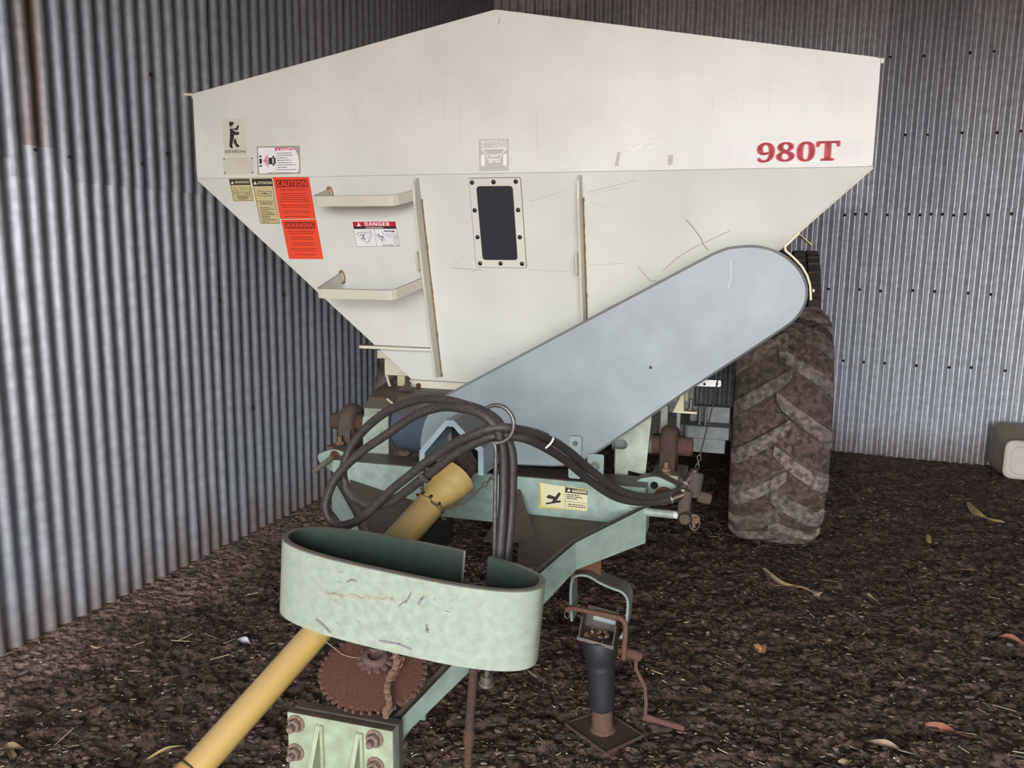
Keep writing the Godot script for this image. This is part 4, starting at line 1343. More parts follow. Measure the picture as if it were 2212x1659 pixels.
func build_ring(root: Node3D) -> void:
	var roll := -0.078
	var h := 0.2
	var hx := 0.332; var hz := 0.098
	var fr := Transform3D(Basis(Vector3(0, 0, 1), roll), Vector3(0.10, 0.757, 1.005))
	var path := PackedVector2Array()
	var k := 120
	for i in k + 1:
		# start at the right edge of the gap at the back, go round the front, end at its left edge
		var t := -PI / 2 + TAU * i / k
		var p := Vector2(signf(cos(t)) * pow(absf(cos(t)), 0.72) * hx, -signf(sin(t)) * pow(absf(sin(t)), 0.80) * hz)
		# z towards the drawbar head is the front
		path.append(Vector2(p.x, -p.y))
	var b := MB.new(lin("abb5a0"), 0.9, Color(0.13, 0.105, 0.08))
	var th := 0.0075
	for i in k:
		var a := path[i]; var d := path[i + 1]
		if (a.y + d.y) / 2 < -0.02 and (a.x + d.x) / 2 > 0.098 and (a.x + d.x) / 2 < 0.175:
			continue
		var tn := (path[mini(i + 1, k)] - path[maxi(i - 1, 0)]).normalized()
		var tm := (path[mini(i + 2, k)] - path[i]).normalized()
		if i == 0: tn = (path[1] - path[k - 1]).normalized()
		if i == k - 1: tm = (path[1] - path[k - 1]).normalized()
		var na := Vector2(tn.y, -tn.x); var nd := Vector2(tm.y, -tm.x)
		if na.dot(a) < 0: na = -na
		if nd.dot(d) < 0: nd = -nd
		var P := func(q: Vector2, n2: Vector2, o: float, y: float) -> Vector3: return fr * Vector3(q.x + n2.x * o, y, q.y + n2.y * o)
		var V := func(n2: Vector2, s: float) -> Vector3: return (fr.basis * Vector3(n2.x * s, 0, n2.y * s)).normalized()
		var e := 0.0025
		b.quadn(P.call(a, na, th, -h / 2 + e), P.call(a, na, th, h / 2 - e), P.call(d, nd, th, h / 2 - e), P.call(d, nd, th, -h / 2 + e), V.call(na, 1), V.call(na, 1), V.call(nd, 1), V.call(nd, 1))
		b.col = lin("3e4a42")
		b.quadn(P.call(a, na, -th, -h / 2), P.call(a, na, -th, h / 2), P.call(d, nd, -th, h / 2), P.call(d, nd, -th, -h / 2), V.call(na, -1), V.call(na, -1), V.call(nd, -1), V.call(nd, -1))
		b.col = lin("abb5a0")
		b.quad(P.call(a, na, -th, h / 2), P.call(a, na, th - e, h / 2), P.call(d, nd, th - e, h / 2), P.call(d, nd, -th, h / 2), Vector3.UP)
		b.quad(P.call(a, na, th - e, h / 2), P.call(a, na, th, h / 2 - e), P.call(d, nd, th, h / 2 - e), P.call(d, nd, th - e, h / 2), Vector3(na.x, 1, na.y))
		b.quad(P.call(a, na, -th, -h / 2), P.call(a, na, th, -h / 2 + e), P.call(d, nd, th, -h / 2 + e), P.call(d, nd, -th, -h / 2), Vector3.DOWN)
	var ring := part("hose_guard_ring", b, M.ring_paint, root, "wide oval green steel band open at the back")
	b = MB.new(lin("6b756a"))
	b.aabox(Vector3(0.215, 0.55, 0.89), Vector3(0.255, 0.69, 0.90), 0.003)
	part("ring_bracket", b, M.worn_paint, ring)
	# scuffs and rust marks on the band's front
	var sf := fr * Transform3D(Basis(), Vector3(0, 0, hz + 0.0083))
	b = MB.new(lin("a5785f"))
	for i in 70:
		var kk := rng.randf()
		var x := lerpf(-0.175, 0.02, kk)
		var y := 0.012 + 0.025 * kk + rng.randf_range(-0.006, 0.006) - 0.03 * float(rng.randf() < 0.2 and kk < 0.3) * rng.randf()
		b.col = lin("b5846a").lerp(lin("a9a48c"), rng.randf() * 0.8)
		stroke(b, sf, [x, y, x + rng.randf_range(0.002, 0.009), y + rng.randf_range(-0.003, 0.004)], rng.randf_range(0.0008, 0.002))
	for q in [[0.040, 0.034, 0.047, 0.050, 0.052, 0.062, 0.005], [0.024, 0.022, 0.034, 0.034, 0.040, 0.040, 0.004], [0.072, 0.038, 0.078, 0.052, 0.084, 0.058, 0.006], [-0.11, 0.055, -0.10, 0.062, -0.088, 0.060, 0.005], [-0.19, -0.06, -0.17, -0.07, -0.15, -0.085, 0.003], [0.095, -0.01, 0.097, -0.02, 0.099, -0.026, 0.007], [-0.02, -0.075, 0.03, -0.072, 0.06, -0.078, 0.006]]:
		b.col = lin("857f80")
		stroke(b, sf, [q[0], q[1], q[2], q[3], q[4], q[5]], q[6])
	for i in 34:
		var x := rng.randf_range(-0.2, 0.18)
		var y := rng.randf_range(-0.09, 0.09)
		b.col = lin("868f84").lerp(lin("96a19f"), rng.randf())
		stroke(b, sf, [x, y, x + rng.randf_range(-0.01, 0.012), y + rng.randf_range(-0.012, 0.012)], rng.randf_range(0.0005, 0.0018))
	part("scuff_marks", b, M.plastic, ring, "rusty scuffs across the band").set_meta("kind", "stuff")

func build_valve(root: Node3D) -> void:
	var b := MB.new(lin("9ba79c"))
	b.rod(Vector3(0.52, 0.748, 0.15), Vector3(0.665, 0.748, 0.15), 0.0135, 16)
	b.col = lin("d5d8d3")
	b.rod(Vector3(0.662, 0.748, 0.15), Vector3(0.686, 0.747, 0.15), 0.0125, 16)
	part("valve_mount", b, M.worn_paint, root)
	b = MB.new(lin("6a5a50"), 0.7)
	b.rod(Vector3(0.694, 0.735, 0.15), Vector3(0.700, 0.83, 0.14), 0.021, 16, 0.004)
	b.rod(Vector3(0.703, 0.748, 0.13), Vector3(0.703, 0.746, 0.185), 0.0215, 18, 0.004)
	b.rod(Vector3(0.715, 0.80, 0.10), Vector3(0.725, 0.88, 0.09), 0.028, 14, 0.006)
	b.rod(Vector3(0.735, 0.80, 0.09), Vector3(0.775, 0.79, 0.08), 0.02, 12, 0.004)
	var v := part("hydraulic_valve", b, M.rust, root)
	b = MB.new(lin("8b6a4a"))
	b.rod(Vector3(0.725, 0.758, 0.16), Vector3(0.732, 0.715, 0.165), 0.006, 8)
	b.bolt(Vector3(0.735, 0.742, 0.16), Vector3(0.3, 0, 1), 0.011)
	part("bolt", b, M.rust, v)
	b = MB.new(lin("b9a98a"))
	var lp := PackedVector3Array()
	for i in 20:
		var a := TAU * i / 20
		lp.append(Vector3(0.7335 + 0.016 * cos(a), 0.737 + 0.026 * sin(a), 0.175))
	b.loop(lp, 0.0013, 6)
	part("pin_ring", b, M.steel, v)
	# cable from the white tab down to a short chain
	b = MB.new(lin("dcdcd4"))
	b.prism(rounded(pv([0.66, 1.1500, 0.788, 1.1520, 0.788, 1.1745, 0.66, 1.1725]), 0.005), FZ(0.0), -0.004, 0.0, 0.001)
	var tb := part("cable_tab", b, M.paint, root, "white tab with cable holes")
	b = MB.new(lin("201c1a"))
	b.prism(b.ngon(0.0045, 12), Transform3D(Basis(), Vector3(0.775, 1.1625, 0)), -0.001, 0.0006, 0.0)
	b.prism(b.ngon(0.0045, 12), Transform3D(Basis(), Vector3(0.735, 1.1590, 0)), -0.001, 0.0006, 0.0)
	part("hole", b, M.rust, tb)
	b = MB.new(lin("57504a"))
	b.tube(spline(p3([0.785, 1.215, -0.02, 0.775, 1.163, 0.004, 0.765, 1.09, 0.004, 0.748, 1.0, 0.005, 0.735, 0.935, 0.006, 0.733, 0.915, 0.006]), 4), 0.0026, 8)
	part("control_cable", b, M.steel, root)
	b = MB.new(lin("8a7f76"))
	for i in 7:
		var lk := PackedVector3Array()
		var c := Vector3(0.729 - 0.0015 * i, 0.908 - 0.0135 * i, 0.008 + 0.008 * i)
		for j in 14:
			var a := TAU * j / 14
			lk.append(c + (Vector3(cos(a) * 0.006, sin(a) * 0.011, 0) if i % 2 == 0 else Vector3(0.002 * cos(a), sin(a) * 0.011, cos(a) * 0.006)))
		b.loop(lk, 0.0022, 6)
	part("cable_chain", b, M.steel, root)
	# hook rod that carries the hoses
	b = MB.new(lin("8f8983"))
	var hook := PackedVector3Array([Vector3(0.262, 0.60, 0.832), Vector3(0.268, 0.64, 0.834), Vector3(0.272, 1.095, 0.834), Vector3(0.270, 1.108, 0.834)])
	for i in 17:
		var a := -PI * 0.58 + PI * 1.28 * i / 16
		hook.append(Vector3(0.272 + 0.046 * cos(a), 1.162 + 0.048 * sin(a), 0.834 - 0.008 * i / 16.0))
	b.tube(hook, 0.0055, 10)
	part("hose_hook", b, M.steel, root, "grey steel rod with a curled hook top")

# ---------------------------------------------------------------- things on and around the machine
func build_drive_shaft() -> void:
	var A := Vector3(0.017, 0.913, 0.33)
	var B := Vector3(-0.365, 0.342, 1.222)
	var d := B - A
	var at := func(t: float) -> Vector3: return A + d * t
	var t := thing("drive_shaft", "long yellow drive shaft guard slanting down to the left under the green ring", "drive shaft", Vector3(-0.55, 0.02, 1.64))
	var yel := lin("c4a35a")
	var b := MB.new(lin("b99c5c"), 0.55, Color(0.30, 0.21, 0.11))
	var fr := Transform3D(Basis(MB.side(d), d.normalized(), MB.side(d).cross(d.normalized())), A)
	var L := d.length()
	b.lathe(pv([0.045, 0.205 * L, 0.047, 0.15 * L, 0.056, 0.125 * L, 0.060, 0.115 * L, 0.060, 0.105 * L, 0.064, 0.10 * L, 0.069, 0.065 * L, 0.071, 0.06 * L, 0.064, 0.06 * L, 0.060, 0.10 * L]), fr, 32)
	var cone := part("guard_cone", b, M.paint, t, "dusty yellow bell at the top of the guard")
	for i in 9:
		b = MB.new(lin("4a3f33"))
		var a := TAU * i / 9
		var e := (fr.basis.x * cos(a) + fr.basis.z * sin(a))
		b.rod(at.call(0.17) + e * 0.045, at.call(0.178) + e * 0.053, 0.005, 6)
		part("clamp_lug", b, M.rust, cone)
	b = MB.new(lin("b99c5c"), 0.5, Color(0.30, 0.21, 0.11))
	b.rod(at.call(0.18), at.call(0.52), 0.0455, 32, 0.003)
	part("guard_tube", b, M.paint, t, "wider upper yellow tube")
	b = MB.new(yel, 0.35, Color(0.42, 0.27, 0.17))
	b.rod(at.call(0.50), at.call(1.015), 0.0390, 32, 0.003)
	part("guard_tube", b, M.paint, t, "narrower lower yellow tube")
	b = MB.new(lin("d0a040"), 0.4, Color(0.42, 0.27, 0.17))
	b.lathe(pv([0.040, 1.015 * L, 0.042, 1.02 * L, 0.042, 1.22 * L, 0.06, 1.30 * L, 0.075, 1.38 * L, 0.075, 1.42 * L, 0.068, 1.42 * L]), fr, 32)
	part("end_bell", b, M.paint, t)
	b = MB.new(lin("3b3029"))
	var rg := PackedVector3Array()
	for i in 32:
		var a := TAU * i / 32
		rg.append(fr * Vector3(cos(a) * 0.0400, 1.012 * L, sin(a) * 0.0400))
	b.loop(rg, 0.0016, 6)
	part("snap_ring", b, M.rust, t)
	b = MB.new(lin("5a4a40"))
	b.rod(at.call(-0.02), at.call(0.075), 0.024, 16, 0.004)
	b.box(Transform3D(fr.basis, at.call(0.03)), Vector3(0.09, 0.05, 0.028), 0.006)
	b.box(Transform3D(fr.basis, at.call(0.0)), Vector3(0.028, 0.05, 0.09), 0.006)
	part("joint_yoke", b, M.rust, t)
	# rusty safety chain slung round the bell
	var c := thing("safety_chain", "thin rusty chain slung around the yellow guard bell", "chain", Vector3(0.03, 0.83, 0.52))
	var path := spline(p3([-0.085, 0.872, 0.455, -0.075, 0.862, 0.49, -0.04, 0.842, 0.52, 0.007, 0.822, 0.53, 0.05, 0.832, 0.515, 0.09, 0.858, 0.50, 0.13, 0.897, 0.49, 0.157, 0.925, 0.48, 0.18, 0.945, 0.47]), 5)
	b = MB.new(lin("75604d"))
	var acc := 0.0
	var k := 0
	for i in path.size() - 1:
		acc += path[i].distance_to(path[i + 1])
		if acc > 0.0125:
			acc = 0.0
			k += 1
			var tn := (path[i + 1] - path[i]).normalized()
			var sd := MB.side(tn)
			if k % 2: sd = tn.cross(sd)
			var lp := PackedVector3Array()
			for j in 12:
				var a := TAU * j / 12
				lp.append(path[i] + tn * cos(a) * 0.0105 + sd * sin(a) * 0.0052)
			b.loop(lp, 0.0017, 5)
	part("links", b, M.rust, c)
	b = MB.new(lin("8a7352"))
	for j in 2:
		var lp := PackedVector3Array()
		for i in 12:
			var a := TAU * i / 12
			lp.append(Vector3(0.008 + 0.006 * cos(a) + 0.006 * j, 0.81 - 0.014 * j + 0.009 * sin(a), 0.535))
		b.loop(lp, 0.0018, 5)
	part("hook", b, M.rust, c)

func build_hoses() -> void:
	var col := lin("4b4540")
	var A := p3([0.681, 0.813, 0.15, 0.642, 0.801, 0.17, 0.576, 0.807, 0.24, 0.503, 0.848, 0.34, 0.443, 0.925, 0.45, 0.397, 1.015, 0.58, 0.357, 1.083, 0.7, 0.319, 1.118, 0.77, 0.251, 1.121, 0.795, 0.192, 1.093, 0.79, 0.13, 1.052, 0.78, 0.081, 1.011, 0.77, 0.031, 0.972, 0.76, -0.014, 0.935, 0.75, -0.066, 0.897, 0.74, -0.123, 0.876, 0.73, -0.17, 0.88, 0.72, -0.208, 0.899, 0.71, -0.226, 0.925, 0.7, -0.237, 0.962, 0.69, -0.217, 1.027, 0.68, -0.169, 1.086, 0.68])
	A.append_array(p3([-0.108, 1.135, 0.69, -0.055, 1.164, 0.7, 0.017, 1.19, 0.72, 0.071, 1.199, 0.74, 0.123, 1.199, 0.76, 0.171, 1.192, 0.77, 0.216, 1.182, 0.775, 0.256, 1.159, 0.775, 0.279, 1.121, 0.775, 0.297, 1.071, 0.772, 0.298, 0.986, 0.772, 0.297, 0.903, 0.780, 0.300, 0.80, 0.825, 0.296, 0.69, 0.858, 0.268, 0.62, 0.91, 0.254, 0.564, 0.95]))
	var B := p3([0.71, 0.861, 0.1, 0.681, 0.825, 0.12, 0.641, 0.819, 0.17, 0.583, 0.825, 0.24, 0.51, 0.872, 0.34, 0.447, 0.955, 0.45, 0.4, 1.045, 0.58, 0.357, 1.11, 0.7, 0.306, 1.143, 0.79, 0.256, 1.146, 0.81, 0.199, 1.122, 0.81, 0.152, 1.098, 0.8, 0.104, 1.064, 0.79, 0.057, 1.03, 0.785, 0.009, 0.99, 0.78, -0.037, 0.952, 0.775, -0.077, 0.914, 0.77, -0.119, 0.872, 0.765, -0.161, 0.838, 0.76, -0.21, 0.819, 0.755, -0.249, 0.829, 0.75, -0.266, 0.86, 0.745])
	B.append_array(p3([-0.262, 0.896, 0.74, -0.237, 0.95, 0.735, -0.195, 0.998, 0.73, -0.145, 1.041, 0.73, -0.088, 1.08, 0.735, -0.022, 1.127, 0.74, 0.029, 1.158, 0.75, 0.093, 1.181, 0.76, 0.15, 1.188, 0.785, 0.206, 1.184, 0.80, 0.250, 1.163, 0.807, 0.272, 1.126, 0.803, 0.281, 1.076, 0.800, 0.283, 0.991, 0.800, 0.283, 0.909, 0.810, 0.288, 0.80, 0.852, 0.294, 0.69, 0.885, 0.299, 0.63, 0.92, 0.293, 0.572, 0.955]))
	var t := thing("hydraulic_hose", "black hydraulic hose whose upper coil arches highest and widest over the beam", "hose", Vector3(0.25, 0.28, 0.95), true, "hydraulic hoses over the hook")
	var b := MB.new(col, 0.45, Color(0.16, 0.12, 0.095))
	b.tube(spline(A, 5), 0.0125, 12)
	part("hose_body", b, M.hose, t)
	b = MB.new(lin("6d5b50"))
	b.rod(Vector3(0.655, 0.803, 0.160), Vector3(0.700, 0.820, 0.145), 0.0155, 14)
	b.col = lin("a8a095")
	b.rod(Vector3(0.690, 0.835, 0.145), Vector3(0.694, 0.798, 0.150), 0.012, 6)
	b.col = lin("d9d4cc")
	b.rod(Vector3(0.652, 0.8018, 0.162), Vector3(0.655, 0.803, 0.1605), 0.0162, 14, 0.0)
	part("fitting", b, M.steel, t)
	b = MB.new(lin("5b4336"), 0.3)
	b.rod(Vector3(0.254, 0.566, 0.95), Vector3(0.2415, 0.385, 0.95), 0.0115, 14)
	b.col = lin("6a4a3a")
	b.rod(Vector3(0.2418, 0.39, 0.95), Vector3(0.240, 0.345, 0.95), 0.0145, 14)
	b.rod(Vector3(0.240, 0.345, 0.95), Vector3(0.2375, 0.285, 0.95), 0.0105, 12)
	b.rod(Vector3(0.2375, 0.285, 0.95), Vector3(0.2365, 0.255, 0.95), 0.007, 12)
	part("coupling_tip", b, M.rust, t, "long brown steel hose end")
	t = thing("hydraulic_hose", "black hydraulic hose whose lower coil dips lowest beside the beam end", "hose", Vector3(0.29, 0.52, 0.955), true, "hydraulic hoses over the hook")
	b = MB.new(col, 0.45, Color(0.16, 0.12, 0.095))
	b.tube(spline(B, 5), 0.0125, 12)
	part("hose_body", b, M.hose, t)
	b = MB.new(lin("6d5b50"))
	b.rod(Vector3(0.695, 0.845, 0.112), Vector3(0.722, 0.885, 0.09), 0.0155, 14)
	b.col = lin("d9d4cc")
	b.rod(Vector3(0.6935, 0.8425, 0.1135), Vector3(0.695, 0.845, 0.112), 0.0162, 14, 0.0)
	part("fitting", b, M.steel, t)
	b = MB.new(lin("9b9285"))
	b.rod(Vector3(0.293, 0.575, 0.955), Vector3(0.290, 0.548, 0.955), 0.008, 12)
	b.rod(Vector3(0.290, 0.548, 0.955), Vector3(0.2888, 0.53, 0.955), 0.0165, 18, 0.003)
	b.col = lin("b5a793")
	b.rod(Vector3(0.2888, 0.53, 0.955), Vector3(0.2882, 0.522, 0.955), 0.02, 18, 0.002)
	part("coupling_tip", b, M.steel, t, "short grey coupling")
	# ties round both hoses
	for q in [[Vector3(0.366, 1.089, 0.69), Vector3(-0.5, 0.55, 0.65), "e8e4dc", "white tape tie"], [Vector3(0.047, 0.998, 0.772), Vector3(-0.75, -0.62, -0.1), "4a423c", "dark strap tie"]]:
		var tie := thing("hose_tie", "white tape tie holding the hoses together on their right run" if q[2] == "e8e4dc" else "dark strap tie holding the hoses together above the yellow bell", "strap", q[0])
		b = MB.new(lin(q[2]))
		var dir: Vector3 = (q[1] as Vector3).normalized()
		var sd := dir.cross(Vector3(0, 0, 1)).normalized()
		var zz := sd.cross(dir)
		var rg := PackedVector3Array()
		for i in 24:
			var a := TAU * i / 24
			rg.append(q[0] + sd * cos(a) * 0.0275 + zz * sin(a) * 0.0165)
		for i in 24:
			var j := (i + 1) % 24
			var w: float = 0.0035 if q[2] == "e8e4dc" else 0.007
			b.quad(rg[i] - dir * w, rg[i] + dir * w, rg[j] + dir * w, rg[j] - dir * w, rg[i] - q[0])
		part("band", b, M.plastic, tie)

func build_sprocket() -> void:
	var c := Vector3(0.055, 0.600, 1.108)
	var hv := Vector3(0.446, 0, 0.895)
	var tilt := deg_to_rad(16.0)
	var n := (Vector3.UP * cos(tilt) + hv * sin(tilt)).normalized()
	var e1 := Vector3(0.895, 0, -0.446)
	var e2 := n.cross(e1).normalized()
	var fr := Transform3D(Basis(e1, e2, n), c)
	var t := thing("sprocket", "large rusty toothed sprocket wheel lying on the drawbar behind the hitch plate", "sprocket", c)
	var gearp := func(R: float, k: int, d: float) -> PackedVector2Array:
		var p := PackedVector2Array()
		for i in k:
			for s in [[-0.32, -d], [-0.17, 0.0], [0.17, 0.0], [0.32, -d], [0.5, -d * 1.2]]:
				var a: float = TAU * (i + s[0]) / k
				p.append(Vector2(cos(a), sin(a)) * (R + s[1]))
		return p
	var b := MB.new(lin("7d5341"), 0.0)
	b.prism(gearp.call(0.128, 42, 0.010), fr, -0.004, 0.005, 0.001)
	part("toothed_disc", b, M.rust, t)
	b = MB.new(lin("7c6154"))
	var hub := lay(fr, 0.0)
	hub.origin += e1 * 0.006 + e2 * 0.022
	b.prism(gearp.call(0.044, 13, 0.010), hub, 0.012, 0.022, 0.001)
	b.lathe(pv([0.030, 0.005, 0.030, 0.030, 0.027, 0.033, 0.0195, 0.033, 0.0195, 0.006]), Transform3D(Basis(e1, n, -e2), hub.origin), 28)
	b.col = lin("1b1512")
	b.lathe(pv([0.0195, 0.007, 0.0, 0.007]), Transform3D(Basis(e1, n, -e2), hub.origin), 24)
	part("hub", b, M.rust, t, "small sprocket hub with a round bore")
	# roller chain lying round the hub and across the disc
	var ch := thing("roller_chain", "rusty roller chain curled over the sprocket hub and down across its disc", "chain", c + n * 0.01)
	var pts := PackedVector3Array()
	for q in [[-0.030, 0.098, 0.016], [-0.010, 0.103, 0.022], [0.014, 0.098, 0.026], [0.036, 0.083, 0.028], [0.052, 0.060, 0.028], [0.060, 0.035, 0.027], [0.061, 0.010, 0.024], [0.054, -0.014, 0.020], [0.043, -0.034, 0.016], [0.034, -0.056, 0.013], [0.030, -0.080, 0.012], [0.033, -0.104, 0.012], [0.033, -0.128, 0.010], [0.024, -0.138, 0.006]]:
		pts.append(fr * Vector3(q[0], q[1], q[2]))
	var fine := spline(pts, 8)
	var last := fine[0]
	var k := 0
	for p in fine:
		if p.distance_to(last) < 0.0165:
			continue
		var x := (p - last).normalized()
		var z := (n - x * n.dot(x)).normalized()
		if k > 2 and k < 9:
			z = z.rotated(x, 0.9)
		var lf := Transform3D(Basis(x, z.cross(x), z), (p + last) / 2)
		var l := MB.new(lin("94725c").lerp(lin("b08b70"), rng.randf()))
		var o: float = 0.0 if k % 2 == 0 else 0.0028
		var pl := PackedVector2Array()
		for i in 16:
			var a := TAU * i / 16
			pl.append(Vector2(signf(cos(a)) * 0.0065 + cos(a) * 0.0085, sin(a) * (0.0085 if absf(cos(a)) > 0.3 else 0.0058)))
		l.prism(pl, lf, 0.0075 + o, 0.0105 + o, 0.0006)
		l.prism(pl, lf, -0.0105 - o, -0.0075 - o, 0.0006)
		l.rod(lf * Vector3(-0.0078, 0, -0.0145), lf * Vector3(-0.0078, 0, 0.0145), 0.0055, 10, 0.001)
		part("link", l, M.rust, ch)
		last = p
		k += 1
	# baling twine caught on it
	var tw := thing("twine", "thin pale strand of twine trailing across the rusty sprocket", "twine", c + n * 0.02)
	b = MB.new(lin("9a7f6a"))
	b.tube(spline(PackedVector3Array([fr * Vector3(-0.135, 0.10, 0.03), fr * Vector3(-0.10, 0.085, 0.012), fr * Vector3(-0.07, 0.055, 0.008), fr * Vector3(-0.03, 0.042, 0.008), fr * Vector3(-0.012, 0.045, 0.03), fr * Vector3(0.004, 0.03, 0.036)]), 5), 0.0011, 6)
	part("strand", b, M.litter, tw)

func build_jack() -> void:
	var t := thing("jack_stand", "screw jack with a black tube and rusty crank standing on a square foot", "jack", Vector3(0.47, 0, 0.255))
	var rust := lin("6b4c3c")
	var b := MB.new(rust, 0.6, Color(0.10, 0.065, 0.048))
	var foot := pv([0.337, 0.2565, 0.5025, 0.383, 0.608, 0.247, 0.45, 0.132])
	for i in 4: foot[i].y = -foot[i].y
	b.prism(rounded(foot, 0.012, 3), Transform3D(Basis(Vector3(1, 0, 0), Vector3(0, 0, -1), Vector3(0, 1, 0)), Vector3(0, 0.012, 0)), -0.008, 0.0, 0.002)
	for i in 4:
		var a := foot[i]; var d := foot[(i + 1) % 4]
		var m := Vector2(0.474, -0.255)
		a = a.lerp(m, 0.03); d = d.lerp(m, 0.03)
		b.rod(Vector3(a.x, 0.011, -a.y), Vector3(d.x, 0.011, -d.y), 0.005, 8)
	part("foot_plate", b, M.rust, t)
	var ax := Vector3(0.452, 0.33, 0.255) - Vector3(0.470, 0.0, 0.255)
	var fr := Transform3D(Basis(MB.side(ax), ax.normalized(), MB.side(ax).cross(ax.normalized())), Vector3(0.470, 0.0, 0.255))
	b = MB.new(lin("7a5a48"))
	b.lathe(pv([0.044, 0.012, 0.042, 0.02, 0.035, 0.024, 0.0345, 0.12]), fr, 28)
	part("inner_tube", b, M.rust, t, "rusty inner tube")
	b = MB.new(lin("2f3034"))
	b.lathe(pv([0.035, 0.088, 0.040, 0.092, 0.0425, 0.10, 0.0430, 0.14, 0.0455, 0.225, 0.0465, 0.235, 0.0465, 0.242, 0.0450, 0.246, 0.050, 0.265, 0.056, 0.285, 0.0575, 0.335, 0.052, 0.342, 0.0, 0.342]), fr, 32)
	part("outer_tube", b, M.rubber, t, "black outer tube")
	# open square head with crumbs of dirt in it
	b = MB.new(lin("5b5049"), 0.8)
	var hd := Transform3D(fr.basis * Basis(Vector3.UP, -0.25), fr * Vector3(0, 0.375, 0))
	hd.basis = Basis(Vector3(0.97, -0.12, 0.2).normalized(), Vector3(0.06, 0.95, -0.3).normalized(), Vector3(0, 0, 1)).orthonormalized()
	hd.basis = Basis(Vector3.RIGHT, -0.0) * Basis(Vector3(0.0, 0, 1), -0.14)
	b.box(hd * Transform3D(Basis(), Vector3(0, -0.035, 0)), Vector3(0.118, 0.006, 0.10), 0.001)
	b.box(hd * Transform3D(Basis(), Vector3(-0.056, 0.005, 0)), Vector3(0.005, 0.08, 0.10), 0.001)
	b.box(hd * Transform3D(Basis(), Vector3(0.056, 0.005, 0)), Vector3(0.005, 0.08, 0.10), 0.001)
	b.box(hd * Transform3D(Basis(), Vector3(0, 0.005, -0.048)), Vector3(0.118, 0.08, 0.005), 0.001)
	b.col = lin("9aa79c")
	b.rod(hd * Vector3(-0.025, 0.03, -0.005), hd * Vector3(0.05, 0.03, -0.005), 0.0125, 14)
	b.col = lin("776a60")
	b.box(hd * Transform3D(Basis(), Vector3(0, -0.032, 0.05)), Vector3(0.122, 0.012, 0.004), 0.001)
	var head := part("head_box", b, M.worn_paint, t)
	b = MB.new(lin("6e4f38"))
	for i in 26:
		b.col = lin("4b382c").lerp(lin("b58d5b"), rng.randf() * rng.randf())
		b.box(hd * Transform3D(Basis(Vector3(rng.randf(), rng.randf(), 1).normalized(), rng.randf() * 3), Vector3(rng.randf_range(-0.045, 0.045), rng.randf_range(-0.03, -0.02), rng.randf_range(-0.035, 0.04))), Vector3(rng.randf_range(0.004, 0.014), rng.randf_range(0.003, 0.006), rng.randf_range(0.003, 0.008)), 0.0005)
	var dirt := part("dirt_crumbs", b, M.litter, head)
	dirt.set_meta("kind", "stuff")
	# green saddle that hooks the jack to the drawbar
	b = MB.new(lin("87958c"), 0.75)
	b.ribbon(spline(p3([0.366, 0.405, 0.262, 0.362, 0.47, 0.262, 0.362, 0.53, 0.262, 0.375, 0.560, 0.262, 0.415, 0.566, 0.262, 0.455, 0.548, 0.262, 0.495, 0.535, 0.262, 0.528, 0.525, 0.262, 0.545, 0.50, 0.262, 0.545, 0.45, 0.262, 0.540, 0.40, 0.262, 0.526, 0.37, 0.262]), 4), Vector3(0, 0, 1), 0.085, 0.008)
	part("saddle", b, M.worn_paint, t, "green bent saddle plate")
	b = MB.new(lin("7b5a3c"))
	b.aabox(Vector3(0.365, 0.555, 0.25), Vector3(0.45, 0.640, 0.262), 0.002)
	b.aabox(Vector3(0.358, 0.54, 0.262), Vector3(0.372, 0.59, 0.30), 0.003)
	part("hanger", b, M.rust, t)
	b = MB.new(lin("85604d"))
	b.tube(spline(p3([0.350, 0.449, 0.318, 0.372, 0.457, 0.318, 0.440, 0.452, 0.318, 0.510, 0.447, 0.318, 0.532, 0.440, 0.318, 0.543, 0.42, 0.318, 0.543, 0.38, 0.316, 0.540, 0.335, 0.31, 0.538, 0.30, 0.30]), 4), 0.0082, 10)
	var pin := part("locking_pin", b, M.rust, t, "rusty bent locking pin")
	b = MB.new(lin("b9aa90"))
	var rg := PackedVector3Array()
	for i in 16:
		var a := TAU * i / 16
		rg.append(Vector3(0.355 + 0.008 * cos(a), 0.437 + 0.014 * sin(a), 0.325))
	b.loop(rg, 0.0015, 6)
	part("split_ring", b, M.steel, pin)
	b = MB.new(lin("7d5847"))
	b.rod(Vector3(0.502, 0.290, 0.23), Vector3(0.536, 0.284, 0.22), 0.010, 12)
	b.rod(Vector3(0.530, 0.286, 0.222), Vector3(0.582, 0.266, 0.205), 0.0165, 16, 0.003)
	b.ribbon(p3([0.566, 0.272, 0.205, 0.566, 0.222, 0.203, 0.598, 0.160, 0.20, 0.604, 0.10, 0.20, 0.602, 0.044, 0.20]), Vector3(0.2, 0, 1).normalized(), 0.014, 0.011)
	b.rod(Vector3(0.598, 0.052, 0.203), Vector3(0.732, 0.032, 0.20), 0.0105, 14)
	b.rod(Vector3(0.598, 0.052, 0.203), Vector3(0.630, 0.047, 0.202), 0.0125, 14)
	part("crank_handle", b, M.rust, t, "rusty cranked handle")

